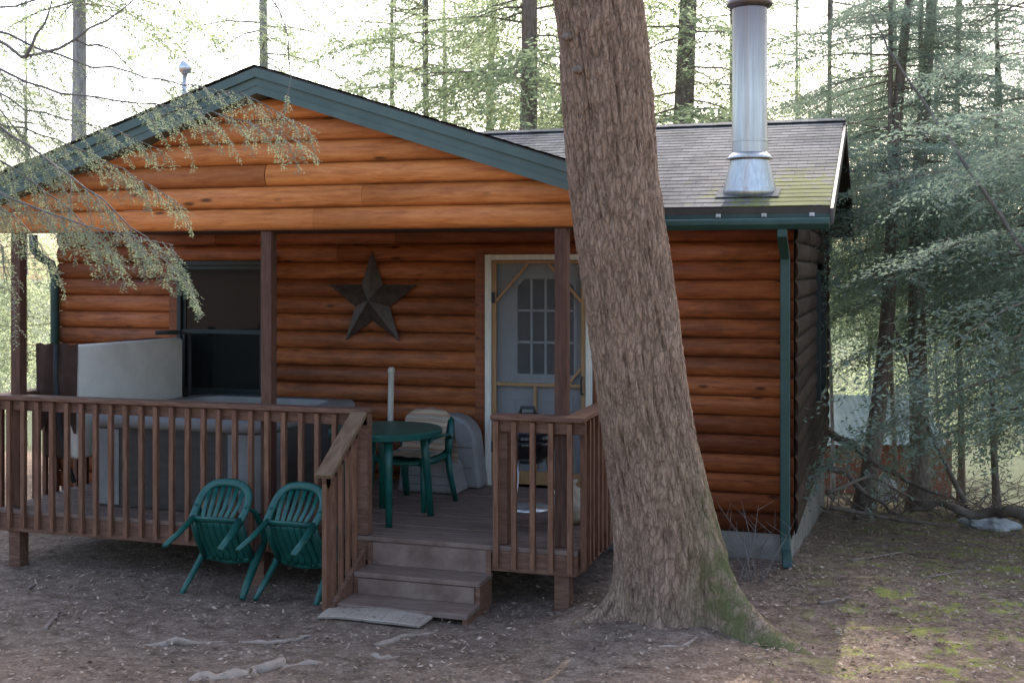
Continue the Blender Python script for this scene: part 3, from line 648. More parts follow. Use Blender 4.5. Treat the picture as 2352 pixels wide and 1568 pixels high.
# ------------------------------------------------------------------ chairs
def make_chair(label, group):
    r = thing('plastic_chair', label, 'chair', (0, 0, 0), group, world=False)
    mb = MB(); n = 7
    for i in range(n):
        x = -.185+.37*i/(n-1); pts = []
        for j in range(9):
            t = j/8; y = -.23+.42*t; pts.append((x, y, .395+.012*(abs(x)/.2)**2-.018*math.sin(t*math.pi)-(.03*(1-t/.15) if t < .15 else 0)))
        mb.tube(pts, .036, 6, .3)
    mb.tube([(-.215, -.225, .385), (0, -.25, .372), (.215, -.225, .385)], .03, 8, .6); mb.tube([(-.21, .195, .40), (0, .205, .395), (.21, .195, .40)], .03, 8, .6)
    for sx in (-1, 1): mb.tube([(sx*.215, -.23, .385), (sx*.222, 0, .38), (sx*.21, .2, .40)], .024, 8, 1.2)
    mb.build('seat', m_plastic, r, True)
    sgn = lambda v: (v > 0)-(v < 0)
    mb = MB(); fr = []
    for i in range(21):
        q = math.pi*i/20; x = -.225*sgn(math.cos(q))*abs(math.cos(q))**.62; zz = .49+.225*max(0, math.sin(q))**.55
        fr.append((x, .215+.09*(zz-.40)/.33-.05*(abs(x)/.225)**2+.02, zz))
    fr = [(-.215, .20, .39)]+fr+[(.215, .20, .39)]
    mb.tube(fr, .036, 8, .5, (0, 1, 0)); bk = mb.build('backrest', m_plastic, r, True)
    for i in range(6):
        x = -.155+.31*i/5; zt = .49+.21*(max(0, 1-(abs(x)/.225)**3.2))**.35
        mb = MB(); mb.tube([(x*.8, .20, .40), (x*.95, .225, .52), (x, .30-.05*(abs(x)/.225)**2, zt)], [.021, .020, .024], 8, .35, (0, 1, 0)); mb.build('slat', m_plastic, bk, True)
    for sx in (-1, 1):
        mb = MB(); mb.tube([(sx*.225, .245, .52), (sx*.255, .14, .575), (sx*.268, -.02, .585), (sx*.27, -.16, .575), (sx*.262, -.215, .53)], [.02, .028, .034, .034, .026], 8, .45); mb.build('arm', m_plastic, r, True)
        mb = MB(); mb.tube([(sx*.262, -.205, .55), (sx*.25, -.225, .38), (sx*.262, -.25, .18), (sx*.275, -.27, 0)], [.026, .036, .032, .026], 8, .75); mb.build('leg', m_plastic, r, True)
        mb = MB(); mb.tube([(sx*.213, .20, .41), (sx*.23, .235, .2), (sx*.245, .29, 0)], [.036, .032, .026], 8, .75); mb.build('leg', m_plastic, r, True)
    return r
def dup(root, label, group):
    r = root.copy(); COL.objects.link(r); r['label'] = label; r['group'] = group
    for ch in list(root.children):
        c = ch.copy(); COL.objects.link(c); c.parent = r
        for g in list(ch.children): k_ = g.copy(); COL.objects.link(k_); k_.parent = c
    return r
c1 = make_chair('green plastic chair tipped against the deck, left of the two by the steps', 'green plastic chairs')
c2 = dup(c1, 'green plastic chair tipped against the deck right next to the step handrail', 'green plastic chairs')
c3 = dup(c1, 'green plastic chair standing on the deck at the table, striped towel over it', 'green plastic chairs')
PH = math.radians(57); CS = .89
for c, x, rz in ((c1, -2.60, math.pi+.06), (c2, -2.01, math.pi-.02)):
    yf = -.46; c.rotation_euler = (PH, 0, rz); yr = yf-.27*CS*math.cos(PH); c.location = (x, yr, .27*CS*math.sin(PH)+float(gz(x, yf))+.012); c.scale = (CS, CS, CS)
c3.location = (-1.70, 1.16, .452); c3.rotation_euler = (0, 0, math.radians(-10))
def towel_mat():
    t = NT('striped towel'); w_ = t.n('ShaderNodeTexWave'); w_.wave_type = 'BANDS'; w_.bands_direction = 'Z'; w_.inputs['Scale'].default_value = 3.4; w_.inputs['Distortion'].default_value = .6; t.l(t.co, w_.inputs[0])
    n = t.noise(t.co, 60, 3); t.bump(n, .5, .005)
    return t.fin(t.ramp(w_.outputs[1], [(.0, (.40, .30, .20)), (.3, (.32, .24, .16)), (.5, (.27, .07, .05)), (.68, (.40, .31, .22)), (.85, (.13, .16, .14)), (1, (.36, .27, .18))]), .95, 0, .05)
mb = MB(); vs = []
prof = [(.385, .30), (.38, .45), (.365, .60), (.355, .735), (.30, .77), (.245, .735), (.20, .58), (.165, .45), (.08, .425), (-.05, .42), (-.18, .42)]
for i in range(9):
    x = -.21+.42*i/8
    for (yy, zz) in prof: vs.append((x, yy+.006*math.sin(i*1.7)-(.03*(abs(x)/.2)**2 if zz > .5 else 0), zz-(.045*(abs(x)/.2)**3 if zz > .5 else 0)+.005*math.sin(i*2.1)))
k = len(prof); mb.add(vs, [(i*k+j, (i+1)*k+j, (i+1)*k+j+1, i*k+j+1) for i in range(8) for j in range(k-1)])
tw = mb.build('towel', towel_mat(), None, True); tag(tw, 'striped red and tan towel draped over the chair at the table', 'towel'); tw.location = c3.location; tw.rotation_euler = c3.rotation_euler
# ------------------------------------------------------------------ kettle grill
gc = on_y(1212, 1220, .50); gx_, gy_ = gc[0], .50
gr = thing('kettle_grill', 'black kettle charcoal grill behind the railing near the door', 'grill', (gx_, gy_, .45)); B = (gx_, gy_, .45)
mb = MB(); mb.lathe([(.03, .50), (.12, .515), (.19, .57), (.222, .65), (.228, .69), (.222, .692)], 36, B); mb.build('bowl', m_black, gr, True)
mb = MB(); mb.lathe([(.232, .695), (.232, .71), (.215, .77), (.16, .84), (.08, .875), (.01, .882)], 36, B); lid = mb.build('lid', m_black, gr, True)
mb = MB(); mb.tube([(gx_-.06, gy_, 1.32), (gx_-.05, gy_, 1.37), (gx_+.05, gy_, 1.37), (gx_+.06, gy_, 1.32)], .013, 8); mb.build('handle', m_rubber, lid, True)
for a in (-100, 20, 140):
    q = math.radians(a); mb = MB(); mb.tube([(gx_+.14*math.cos(q), gy_+.14*math.sin(q), 1.0), (gx_+.25*math.cos(q), gy_+.25*math.sin(q), .456)], .012, 8); mb.build('leg', m_alum, gr, True)
mb = MB(); mb.lathe([(.0, .16), (.17, .16), (.175, .175), (0, .178)], 28, B); mb.build('ash_shelf', m_alum, gr, True)
for a in (20, 140):
    q = math.radians(a); c = (gx_+.27*math.cos(q), gy_+.27*math.sin(q), .53)
    mb = MB(); mb.tube([(c[0]-.015*math.cos(q), c[1]-.015*math.sin(q), c[2]), (c[0]+.015*math.cos(q), c[1]+.015*math.sin(q), c[2])], .075, 18); mb.build('wheel', m_rubber, gr)
mb = MB(); bp = (gx_+.24, gy_+.35, .455)
mb.lathe([(.08, 0), (.13, .05), (.135, .16), (.10, .26), (.05, .29), (.06, .33)], 14, bp)
mb.v = [(x+.012*math.sin(z*40+x*30), y+.012*math.cos(z*33+y*40), z) for x, y, z in mb.v]
tag(mb.build('charcoal_bag', M('brown paper', (.30, .22, .15), (.45, .38, .30), 12, bump=.5, dist=.01), None, True), 'small crumpled paper sack on the deck behind the grill', 'bag')
# ------------------------------------------------------------------ big foreground tree
lev = [(1400, 1404, 1660), (1300, 1406, 1666), (1250, 1404, 1664), (1200, 1400, 1652), (1100, 1390, 1628), (1000, 1377, 1604), (900, 1364, 1585), (800, 1353, 1570), (700, 1341, 1555), (600, 1328, 1541), (500, 1315, 1527), (400, 1304, 1513), (250, 1290, 1505), (100, 1280, 1490), (0, 1268, 1477)]
ZL_, CX_, CY_, RL_ = [], [], [], []
for y, a, b in lev:
    z = 1.0
    for _ in range(6): d = 7.95-.13*z; z = 2.4-(y-620)/F*d
    p = pix((a+b)/2, y, d); ZL_.append(z); CX_.append(p[0]); CY_.append(p[1]); RL_.append((b-a)/2*d/F*.945)
ZL_ += [6.5, 14]; CX_ += [-.05, -.3]; CY_ += [-1.0, -1.5]; RL_ += [.27, .07]
ZL_ = [-.3]+ZL_; CX_ = [CX_[0]+.02]+CX_; CY_ = [CY_[0]]+CY_; RL_ = [RL_[0]+.02]+RL_
big = thing('hemlock_tree', 'huge leaning hemlock trunk with ridged bark standing in front of the porch corner', 'tree', (CX_[1], CY_[1], 0))
zs = np.concatenate([np.arange(-.12, 5.2, .0155), np.arange(5.3, 14.1, .4)]); NA = 280
vs = []; cs = []; bx_, by_ = CX_[1], CY_[1]
lobes = [(math.radians(-26), .78, 22, .25), (math.atan2(-.32, -.55), .40, 16, .10), (math.radians(-88), .16, 14, .14), (math.radians(100), .2, 6, .2), (math.radians(165), .08, 8, .15), (math.radians(14), .30, 14, .2), (math.radians(-60), .13, 16, .16)]
for z in zs:
    cx, cy, r = np.interp(z, ZL_, CX_), np.interp(z, ZL_, CY_), np.interp(z, ZL_, RL_)
    for k in range(NA):
        a = 2*math.pi*k/NA; ca, sa = math.cos(a), math.sin(a); tw_ = a+.12*z
        c2_, s2_ = math.cos(tw_), math.sin(tw_)
        wv = noise.noise((c2_*2, s2_*2, z*2.2))*.3
        n1 = 1-abs(noise.noise((c2_*10+wv*2, s2_*10+wv, z*2.8)))*3.0
        n2 = 1-abs(noise.noise((c2_*24+9+wv, s2_*24, z*9)))*2.6
        n3 = noise.noise((c2_*1.6, s2_*1.6, z*.8+5))
        hgt = max(-.8, .55*n1+.45*n2); rr_ = r+.016*hgt+.02*n3
        h0 = max(0, z-.04)
        for la, ll, pw, fall in lobes:
            cdp = math.cos(a-la)
            if cdp > 0: rr_ += ll*math.exp(-h0/fall)*cdp**(pw*2.2)*(1+.3*n3)
        vs.append((cx+rr_*ca, cy+rr_*sa, z))
        moss = min(1, 1.4*max(0, math.cos(a-math.radians(-10)))**4*max(0, min(1, (1.3-z)/1.0)))
        cs.append((min(1, max(0, .5+.55*hgt)), moss, 0, 1))
m_ = len(zs); I = (np.arange(m_-1)[:, None]*NA+np.arange(NA)[None, :]).ravel(); Kn = (np.arange(m_-1)[:, None]*NA+((np.arange(NA)+1) % NA)[None, :]).ravel()
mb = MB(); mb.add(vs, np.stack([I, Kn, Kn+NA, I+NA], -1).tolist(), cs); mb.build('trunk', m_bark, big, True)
for px, py in ((1312, 82), (1338, 158)):
    p = pix(px, py, 7.27); mb = MB(); q = p+FW*.25
    mb.tube([q, p, p+np.array((-.03, -.04, -.015)), p+np.array((-.045, -.06, -.02))], [.03, .03, .024, .01], 8); mb.build('branch_stub', m_barkb, big, True)
# ------------------------------------------------------------------ hemlock foliage templates
def bough_template(seed, ntw, nleaf, ll, lw):
    r = np.random.default_rng(seed); Q = []
    for i in range(ntw):
        t = .10+.90*(i+r.random()*.7)/ntw; base = np.array((t, 0, .10*t-.38*t*t)); side = 1 if i % 2 else -1
        ang = side*math.radians(r.uniform(30, 68)); Lt = (.40*(1-.62*t)+.05)*r.uniform(.6, 1.15); dr = r.uniform(.2, .9)
        tdir = np.array((math.cos(ang), math.sin(ang), 0))
        for k in range(nleaf):
            s = (k+r.random())/nleaf; p = base+tdir*Lt*s+np.array((0, 0, -dr*Lt*s*s))+r.normal(0, .009, 3)
            sd_ = 1 if k % 2 else -1; a2 = ang+sd_*math.radians(r.uniform(20, 70)); dv = unit(np.array((math.cos(a2), math.sin(a2), r.normal(-.4, .35))))
            nv = unit(np.array((r.normal(0, .7), r.normal(0, .7), 1))); wv = unit(np.cross(dv, nv)); l = ll*r.uniform(.6, 1.3); wd = lw*r.uniform(.7, 1.3)
            Q.append([p, p+dv*l*.45+wv*wd/2, p+dv*l, p+dv*l*.45-wv*wd/2])
    return np.array(Q)
def make_crown(name, seed, nb, tmpl, R=3.0, Ht=10.0, mat=None, zpow=1.5, az=None):
    r = np.random.default_rng(seed); out = []; lm = MB(); lm.tube([(0, 0, -.3), (0, 0, Ht*.5), (0, 0, Ht)], [.05, .035, .01], 5)
    for i in range(nb):
        z = Ht*r.random()**zpow; Lb = (R*(1-z/Ht)**.75+.35)*r.uniform(.55, 1.15); a = r.uniform(0, 6.283) if az is None else r.uniform(*az); pit = math.radians(r.uniform(-14, 14)-6+10*z/Ht)
        q = tmpl[r.integers(len(tmpl))]*Lb
        rl = r.normal(0, .3); q = q@np.array([[1, 0, 0], [0, math.cos(rl), math.sin(rl)], [0, -math.sin(rl), math.cos(rl)]])
        q = q@np.array([[math.cos(pit), 0, math.sin(pit)], [0, 1, 0], [-math.sin(pit), 0, math.cos(pit)]])
        Rz = np.array([[math.cos(a), math.sin(a), 0], [-math.sin(a), math.cos(a), 0], [0, 0, 1]])
        out.append(q@Rz+np.array((0, 0, z)))
        ax = np.array([(t, 0, .10*t-.38*t*t) for t in (0, .25, .5, .75, 1)])*Lb
        ax = ax@np.array([[math.cos(pit), 0, math.sin(pit)], [0, 1, 0], [-math.sin(pit), 0, math.cos(pit)]])@Rz+np.array((0, 0, z))
        lm.tube(list(ax), [.02, .013, .008, .005, .002], 4)
    me = quads_mesh(name, np.concatenate(out)); me.materials.append(mat)
    ml = bpy.data.meshes.new('limbs'); ml.from_pydata(lm.v, [], lm.f); ml.materials.append(m_barkb); ml.update()
    return me, ml
TM = [bough_template(i, 34, 22, .030, .011) for i in range(5)]
TF = [bough_template(20+i, 48, 28, .023, .0078) for i in range(4)]
CR = [make_crown('crown', 50+i, 72, TM, mat=m_leaf) for i in range(3)]
CF = [make_crown('crown', 70+i, 96, TF, R=2.9, mat=m_leafg, zpow=1.3) for i in range(2)]
def hemlock(label, px, d, r, H, z0, proto, cs_=1.0, lean=0.0, bark=None, group=None, rot=None, bend=0):
    p = pix(px, 620, d); x, y = p[0], p[1]; g = float(gz(x, y))
    t = thing('hemlock_tree', label, 'tree', (x, y, g), group, world=False); mb = MB(); pts = []; rs = []
    lx = RT*lean
    for i in range(15):
        s = i/14; h = H*s; f = h/6.0
        pts.append((lx[0]*f+.06*math.sin(s*9+px)+bend*math.sin(s*7), lx[1]*f+.05*math.sin(s*7+px*2), h-.15)); rs.append(r*(1-.82*s)*(1+.5*math.exp(-h/.3)))
    mb.tube(pts, rs, 12); mb.build('trunk', bark or m_barkb, t, True)
    a = random.uniform(0, 6.28) if rot is None else rot
    for nm, me in (('crown', proto[0]), ('limbs', proto[1])):
        o = bpy.data.objects.new(nm, me); COL.objects.link(o); o.parent = t; o.location = (lx[0]*z0/6, lx[1]*z0/6, z0); o.rotation_euler = (0, 0, a); o.scale = (cs_, cs_, (H-z0)/10)
    return t
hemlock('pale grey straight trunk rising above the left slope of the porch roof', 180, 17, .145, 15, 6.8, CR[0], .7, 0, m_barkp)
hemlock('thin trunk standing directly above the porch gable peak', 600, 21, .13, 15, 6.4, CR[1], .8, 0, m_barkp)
hemlock('thin brown trunk just left of the tall straight trunk behind the roof ridge', 1125, 24, .13, 14, 5.2, CR[2], .95, .05)
hemlock('tall straight grey brown trunk behind the roof, left of the huge foreground trunk', 1210, 18, .19, 16, 6.2, CR[0], .9, 0, None)
hemlock('thick dark crooked trunk between the huge foreground trunk and the chimney pipe', 1535, 18, .23, 15, 5.4, CR[1], 1.0, .25, None, None, None, .08)
hemlock('slender leaning trunk in front of the left end of the pale shed roof', 1985, 15.2, .12, 10, 3.7, CF[0], .8, .55)
hemlock('dark upright trunk in front of the right end of the pale shed roof', 2100, 15.8, .14, 10.5, 3.5, CF[1], .85, .15)
hemlock('dense drooping hemlock filling the right edge of the picture', 2550, 11.0, .12, 9, 1.5, CF[0], .9, 0, None, None, 1.0)
hemlock('grey green hemlock behind the drooping one at the right edge', 2370, 14.0, .06, 9, 2.4, CF[1], .95, 0, m_barkb, None, 2.5)
hemlock('tall grey green hemlock rising to the right of the chimney and gable end', 2200, 19.5, .06, 12, 3.5, CF[0], 1.05, 0, m_barkb, None, 4.0)
hemlock('slim hemlock with drooping sprays left of the flat rock at right', 2290, 16.5, .05, 9.5, 2.7, CF[1], .85, 0, m_barkb, None, 5.3)
hemlock('slim hemlock half hidden behind the gable end of the cabin roof', 2050, 21.5, .05, 12, 4.1, CF[0], 1.1, 0, m_barkb, None, 2.1)
hemlock('young hemlock low in the brush at the far right', 2480, 17.5, .05, 9, 1.6, CF[1], .95, 0, m_barkb, None, 3.6)
far = 'sunlit hemlocks behind the cabin'
for px, d, H, z0, k, cs_ in ((900, 24, 14, 4.8, 0, 1.1), (1020, 29, 15, 4.4, 1, 1.2), (1360, 26, 14, 4.2, 2, 1.1), (1680, 23, 14, 4.6, 0, 1.05), (1830, 27, 14, 4.4, 1, 1.1), (-90, 24, 13, 3.2, 2, 1.0), (2380, 24, 13, 3.6, 3, 1.05), (2640, 17, 11, 2.4, 3, 1.0),
        (980, 21, 14, 5.0, 2, .95), (1290, 22, 14, 4.6, 1, 1.0), (1455, 25, 14, 4.2, 2, 1.05), (1905, 20, 13, 4.4, 4, .95), (2150, 27, 14, 4.0, 4, 1.2), (60, 32, 13, 2.4, 0, 1.1), (2000, 30, 14, 3.4, 3, 1.3)):
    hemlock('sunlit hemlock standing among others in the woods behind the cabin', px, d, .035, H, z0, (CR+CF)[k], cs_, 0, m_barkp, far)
# crown of the foreground tree, far above the frame
for nm, me in zip(('crown', 'limbs'), CR[2]):
    o = bpy.data.objects.new(nm, me); COL.objects.link(o); o.parent = big; o.location = (-.6-bx_+.3, -.6, 8.0); o.scale = (.7, .7, .6)
# distant woodland
out = []; r = np.random.default_rng(5)
for i in range(620):
    px = r.uniform(-900, 3300) if i < 400 else r.uniform(1820, 2500); d = r.uniform(32, 66); p = pix(px, 620, d); z = -3+7.5*r.random()**1.6
    a = r.uniform(0, 6.28); q = TM[r.integers(5)][::2]*r.uniform(3, 5); q = q@np.array([[math.cos(a), math.sin(a), 0], [-math.sin(a), math.cos(a), 0], [0, 0, 1]])
    out.append(q+np.array((p[0], p[1], z)))
tag(link('distant_woodland', quads_mesh('distant_woodland', np.concatenate(out)), m_leaf), 'hazy far off green woodland beyond the cabin clearing', 'woodland', kind='stuff')
# ------------------------------------------------------------------ near hemlock boughs at upper left
nt_base = np.array((-4.6, -5.2)); near = thing('hemlock_tree', 'hemlock at the left with feathery boughs drooping in front of the porch gable', 'tree', (nt_base[0], nt_base[1], float(gz(*nt_base))))
mb = MB(); mb.tube([(nt_base[0], nt_base[1], .2), (nt_base[0], nt_base[1]+.05, 3), (nt_base[0]+.1, nt_base[1], 9)], [.24, .19, .06], 14); mb.build('trunk', m_barkb, near, True)
NQ = []; tb = MB(); r = np.random.default_rng(11)
def needles(p, q, dens=.0046, nl=.0155):
    L_ = np.linalg.norm(q-p); n = max(4, int(L_/dens)); s = (np.arange(n)+r.random(n))/n; dv = unit(q-p); sidev = np.cross(dv, np.array((0, 0, 1.)))
    if np.linalg.norm(sidev) < .1: sidev = np.array((1., 0, 0))
    sidev = unit(sidev); up = np.cross(sidev, dv)
    sg = np.where(np.arange(n) % 2, 1., -1.)[:, None]; tl = r.normal(0, .45, n)[:, None]
    d_ = dv[None]*r.uniform(.3, .9, n)[:, None]+sg*sidev[None]+up[None]*tl; d_ /= np.linalg.norm(d_, axis=1)[:, None]
    b = p[None]+(q-p)[None]*s[:, None]
    l = nl*r.uniform(.7, 1.2, n)[:, None]; wv = np.cross(d_, up[None]+r.normal(0, .4, (n, 3))); wv /= np.linalg.norm(wv, axis=1)[:, None]; wd = .0046
    NQ.append(np.stack([b, b+d_*l*.5+wv*wd/2, b+d_*l, b+d_*l*.5-wv*wd/2], 1))
def bough(path, rad=.014, start=.15, dens=.036, lmax=.36, leafy=1.0):
    P_ = [pix(*q) for q in path]; seg = [np.linalg.norm(P_[i+1]-P_[i]) for i in range(len(P_)-1)]; tot = sum(seg); cum = np.concatenate([[0], np.cumsum(seg)])
    at = lambda s: np.array([np.interp(s, cum, [p[k] for p in P_]) for k in range(3)])
    n = max(6, int(tot/.08)); ps = [at(tot*i/n)+r.normal(0, .006, 3) for i in range(n+1)]
    tb.tube(ps, [rad*(1-.88*i/n) for i in range(n+1)], 6)
    s = tot*start; sg = 1
    while s < tot:
        t = s/tot; p = at(s); dv = unit(at(min(s+.05, tot))-at(s-.05)); sg = -sg
        sv = unit(np.cross(dv, (0, 0, 1.)))*sg
        if r.random() < leafy:
            Ls = lmax*(1-.55*t)*r.uniform(.45, 1.15); d2 = unit(dv*r.uniform(.5, 1.1)+sv*r.uniform(.4, 1.0)+np.array((0, 0, r.uniform(-.9, .0))))
            pts = [p+d2*Ls*k/5+np.array((0, 0, -.36*Ls*(k/5)**2)) for k in range(6)]
            tb.tube(pts, [.0022, .0018, .0015, .0012, .001, .0007], 4)
            m = int(Ls/.021)
            for j in range(1, m):
                u = j/m; k = min(4, int(u*5)); b = pts[k]+(pts[k+1]-pts[k])*(u*5-k); tv = unit(pts[k+1]-pts[k]); s2 = unit(np.cross(tv, (0, 0, 1.)))*(1 if j % 2 else -1)
                l3 = (.035+.075*(1-u))*r.uniform(.5, 1.1); e = b+unit(tv*.9+s2*.8+np.array((0, 0, r.uniform(-.7, .05))))*l3
                needles(b, e)
            for k in range(5): needles(pts[k], pts[k+1], .008)
        s += dens*r.uniform(.7, 1.4)
for pth, kw in (
    ([(-500, 60, 5.2), (-60, 130, 5.1), (120, 215, 5.0), (320, 235, 5.0), (520, 265, 5.0), (690, 325, 5.0)], dict(rad=.010, start=.33)),
    ([(-480, 200, 4.9), (-80, 250, 4.9), (90, 350, 4.85), (220, 450, 4.8), (330, 550, 4.8), (430, 645, 4.8)], dict(rad=.010, start=.3, lmax=.38)),
    ([(-460, 330, 4.7), (-80, 400, 4.7), (60, 470, 4.7), (200, 520, 4.7), (390, 560, 4.75)], dict(rad=.010, start=.3)),
    ([(-460, 420, 5.0), (-120, 460, 5.0), (0, 560, 5.0), (35, 700, 5.0)], dict(rad=.010, start=.45, leafy=.8)),
    ([(-500, 20, 5.4), (0, 70, 5.4), (200, 150, 5.4), (400, 190, 5.4), (560, 215, 5.4), (720, 300, 5.4)], dict(rad=.010, start=.42)),
    ([(-480, 250, 5.3), (0, 280, 5.3), (160, 330, 5.3), (300, 400, 5.3), (420, 470, 5.3)], dict(rad=.010, start=.36)),
    ([(-470, 300, 5.1), (-60, 330, 5.1), (80, 420, 5.1), (180, 500, 5.1), (270, 590, 5.1)], dict(rad=.010, start=.36)),
    ([(-470, 160, 5.2), (-40, 200, 5.2), (130, 270, 5.2), (270, 300, 5.2), (380, 350, 5.2)], dict(rad=.010, start=.36)),
    ([(-470, 380, 5.2), (-80, 420, 5.2), (40, 500, 5.2), (120, 600, 5.2)], dict(rad=.010, start=.4)),
    ([(-300, -300, 5.6), (200, -200, 5.6), (560, -90, 5.6), (650, 40, 5.6), (668, 170, 5.6), (640, 330, 5.6)], dict(rad=.010, start=.72, leafy=.35, lmax=.16)),
    ([(-500, 0, 5.0), (-50, 70, 5.0), (60, 135, 5.0), (170, 95, 5.0), (260, 40, 5.0), (350, -40, 5.0)], dict(rad=.016, start=.5, leafy=.12, lmax=.2)),
    ([(-500, -20, 5.0), (0, 20, 5.0), (130, -10, 5.0), (200, -60, 5.0)], dict(rad=.012, start=.5, leafy=.1, lmax=.2)),
    ([(60, 135, 5.0), (100, 60, 5.0), (130, -30, 5.0)], dict(rad=.008, start=.3, leafy=.1, lmax=.2)),
    ([(-300, 120, 5.1), (-20, 230, 5.1), (60, 330, 5.1), (70, 430, 5.1)], dict(rad=.008, start=.5, leafy=.6, lmax=.22)),
    ([(170, 95, 5.0), (250, 110, 5.0), (330, 180, 5.0)], dict(rad=.006, start=.3, leafy=.3, lmax=.2))):
    bough(pth, **kw)
for i in range(6):
    q = pix((-480, -480, -460, -500, -480, -500)[i], (60, 250, 380, 10, 300, -20)[i], 5.0); tb.tube([(nt_base[0], nt_base[1], q[2]+.3), (nt_base[0]+.4, nt_base[1]+.25, q[2]+.25), q], [.045, .032, .016], 6)
tb.build('branch', m_twig, near, True)
link('foliage', quads_mesh('foliage', np.concatenate(NQ)), m_leaff, near)
# ------------------------------------------------------------------ shed behind right
sp = pix(2010, 620, 24.5); sg_ = -2.35
shed = thing('garden_shed', 'low red brown shed with pale metal roof among the trees at right', 'shed', (sp[0], sp[1], sg_), world=False); shed.rotation_euler = (0, 0, TH)
mb = MB(); mb.box(-2.2, 1.6, 0, 2.6, -.4, 1.2); mb.build('wall', m_redwall, shed)
mb = MB(); n = 60; vs = []
for i in range(n+1):
    x = -2.5+3.9*i/n; b = .02*(i % 2)
    for y, z in ((-.3, 1.14), (1.3, 2.0), (2.9, 1.14)): vs.append((x, y, z+b))
mb.add(vs, [(i*3+j, (i+1)*3+j, (i+1)*3+j+1, i*3+j+1) for i in range(n) for j in range(2)]); mb.build('roof', M('pale blue metal roofing', (.36, .42, .46), (.46, .52, .56), 3, rough=.6), shed)
# ------------------------------------------------------------------ rocks, fallen wood, roots, sticks, shrub
def rock(px, py, w_, h_, label):
    p = gnd(px, py); mb = MB(); vs = []; n1, n2 = 22, 12
    for i in range(n2+1):
        t = math.pi*i/n2
        for k in range(n1):
            q = 2*math.pi*k/n1; d = 1+.42*noise.noise((math.cos(q)*1.3+px, math.sin(q)*1.3, t*1.5))+.12*noise.noise((math.cos(q)*4, math.sin(q)*4+px, t*4))
            vs.append((p[0]+w_/2*d*math.sin(t)*math.cos(q), p[1]+w_*.4*d*math.sin(t)*math.sin(q), p[2]+h_*.1+h_*.75*d*math.cos(t)))
    mb.add(vs, [(i*n1+k, i*n1+(k+1) % n1, (i+1)*n1+(k+1) % n1, (i+1)*n1+k) for i in range(n2) for k in range(n1)]); tag(mb.build('rock', m_rock, None, False), label, 'rock')
rock(2272, 1210, .62, .14, 'flat pale rock on the mossy ground at the right edge')
rock(2035, 1150, .38, .5, 'upright pale boulder below the shed among fallen branches')
def stick(name, pts, rad, m, label, cat, group=None, sub=6):
    P_ = [np.array(p) for p in pts]; mb = MB(); ps = []
    for i in range(len(P_)-1):
        for j in range(sub): s = j/sub; ps.append(P_[i]*(1-s)+P_[i+1]*s+np.array([noise.noise((i*3+s*2, k*7.1, rad*50+P_[0][0])) for k in range(3)])*rad*1.4)
    ps.append(P_[-1]); n = len(ps); mb.tube(ps, [rad*(1-.75*i/(n-1)) for i in range(n)], 8)
    return tag(mb.build(name, m, None, True), label, cat, group)
stick('fallen_branch', [pix(1900, 985, 15.5), pix(1975, 1040, 15), pix(2080, 1105, 14.5), pix(2175, 1140, 14)], .055, m_dead, 'long fallen branch slanting down from the cabin rear in front of red shed', 'branch')
stick('fallen_branch', [pix(1890, 1070, 14.2), pix(1960, 1100, 14), pix(2020, 1155, 13.8), pix(2060, 1180, 13.6)], .045, m_dead, 'shorter grey fallen branch low beside the cabin side wall', 'branch')
stick('fallen_branch', [pix(2352+40, 1195, 12.6), pix(2290, 1172, 13), pix(2180, 1165, 13.3), pix(2090, 1174, 13.6)], .08, m_dead, 'thick dark fallen log lying at the right edge near the flat rock', 'log')
stick('fallen_branch', [pix(2215, 1150, 13.6), pix(2150, 1030, 14), pix(2090, 860, 14.3), pix(2040, 700, 14.6)], .035, m_dead, 'bare dead branch leaning upright in front of the dark trunk', 'branch')
stick('fallen_branch', [pix(1900, 1130, 13.5), pix(2000, 1090, 13.8), pix(2110, 1150, 13.5), pix(2230, 1150, 13.2)], .025, m_dead, 'thin arched fallen branch above the brush by the cabin', 'branch')
stick('fallen_branch', [pix(1905, 1165, 13.2), pix(1990, 1180, 13.0), pix(2110, 1200, 12.6), pix(2200, 1205, 12.4)], .03, m_dead, 'low straight fallen branch on the ground in front of the brush', 'branch')
stick('bare_branch', [pix(2380, 620, 10.4), pix(2250, 430, 10.4), pix(2150, 280, 10.5), pix(2040, 110, 10.6), pix(2000, 30, 10.6)], .022, m_twig, 'long thin dark bare branch crossing the foliage at upper right', 'branch')
r_ = random.Random(3)
brush = MB()
for i in range(260):
    p = gnd(r_.uniform(1895, 2350), r_.uniform(1100, 1195)); a = r_.uniform(0, 6.28); l = r_.uniform(.25, 1.1)
    brush.tube([p, p+np.array((math.cos(a)*l*.5, math.sin(a)*l*.5, r_.uniform(.0, .3))), p+np.array((math.cos(a)*l, math.sin(a)*l, r_.uniform(.0, .5)))], [.011, .007, .002], 5)
tag(brush.build('brushwood', m_dead, None), 'tangle of small dead twigs heaped below the shed', 'brushwood', kind='stuff')
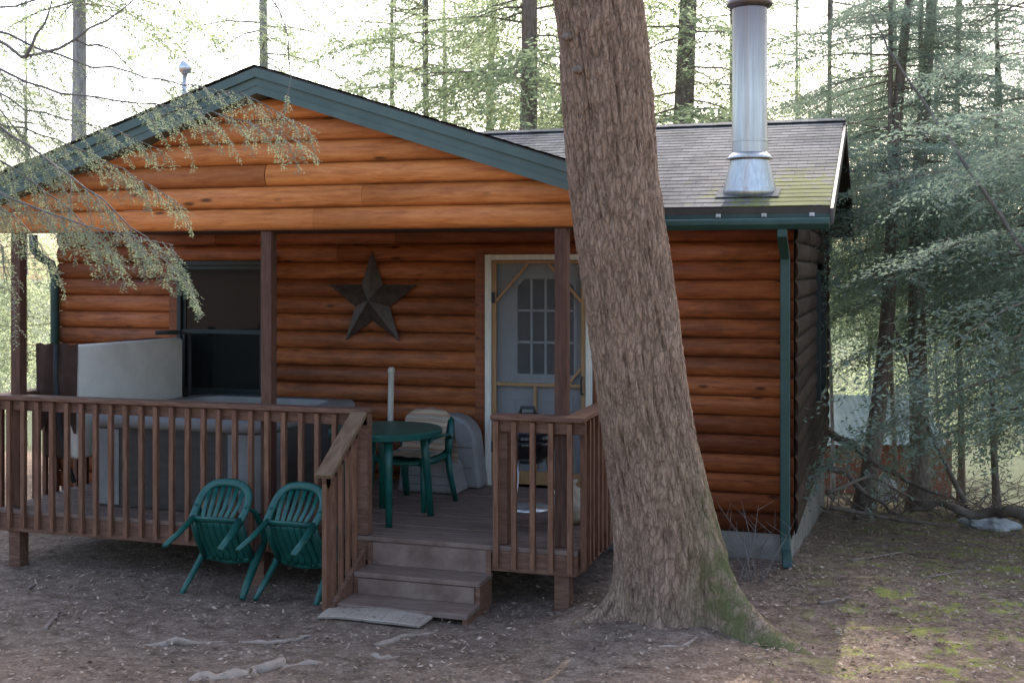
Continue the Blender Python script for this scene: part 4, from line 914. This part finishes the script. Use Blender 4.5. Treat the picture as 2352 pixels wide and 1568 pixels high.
roots = [([(430, 1568), (560, 1548), (650, 1528), (735, 1524), (790, 1500)], .045, 'thick exposed root at the bottom edge left of centre'),
         ([(250, 1478), (400, 1480), (560, 1478), (650, 1478), (720, 1460)], .03, 'long exposed root crossing the bare soil left of the mat'),
         ([(860, 1480), (960, 1462), (1060, 1438)], .025, 'short exposed root just in front of the mat'),
         ([(850, 1510), (900, 1512), (950, 1500)], .03, 'small knuckle of root in the soil below the mat'),
         ([(1480, 1490), (1580, 1480), (1630, 1425)], .02, 'thin root running out from foot of the huge trunk')]
for pts, rad, lb in roots:
    P_ = [gnd(*q) for q in pts]; P_ = [p+np.array((0, 0, rad*.15)) for p in P_]; P_[0] = P_[0]-np.array((0, 0, rad)); P_[-1] = P_[-1]-np.array((0, 0, rad*.8))
    stick('tree_root', P_, rad, m_rootm, lb, 'root', None, 8)
for pts, rad, lb in (([(105, 1448), (130, 1425), (150, 1395)], .014, 'pale curved stick on the ground at lower left'), ([(60, 1360), (90, 1335)], .012, 'short stick on the ground near the left deck post'), ([(1880, 1390), (1960, 1375), (2010, 1350)], .016, 'brown stick beside the moss right of the cabin corner'), ([(1950, 1290), (2080, 1270), (2150, 1285)], .014, 'grey fallen stick on the ground below the brush pile'), ([(2120, 1330), (2230, 1310)], .011, 'small stick on the sunny ground at the right')):
    stick('stick', [gnd(*q)+np.array((0, 0, rad)) for q in pts], rad, m_dead, lb, 'stick')
sh = thing('bare_shrub', 'small bare twiggy shrub between the huge trunk and cabin corner', 'shrub', tuple(gnd(1720, 1335)))
b0 = gnd(1720, 1335); mb = MB()
for i in range(9):
    a = r_.uniform(0, 6.28); l = r_.uniform(.25, .6); q = b0+np.array((r_.uniform(-.1, .1), r_.uniform(-.1, .1), -.02)); t1 = q+np.array((math.cos(a)*.12, math.sin(a)*.12, l*.55)); t2 = q+np.array((math.cos(a+.5)*.3, math.sin(a+.5)*.3, l))
    mb.tube([q, t1, t2], [.005, .003, .0012], 5)
    for j in range(3): u = r_.random(); c = t1+(t2-t1)*u; mb.tube([c, c+np.array((r_.uniform(-.15, .15), r_.uniform(-.15, .15), r_.uniform(.05, .18)))], [.002, .0008], 4)
mb.build('twigs', m_twig, sh)
print('faces', sum(len(m.polygons) for m in bpy.data.meshes))
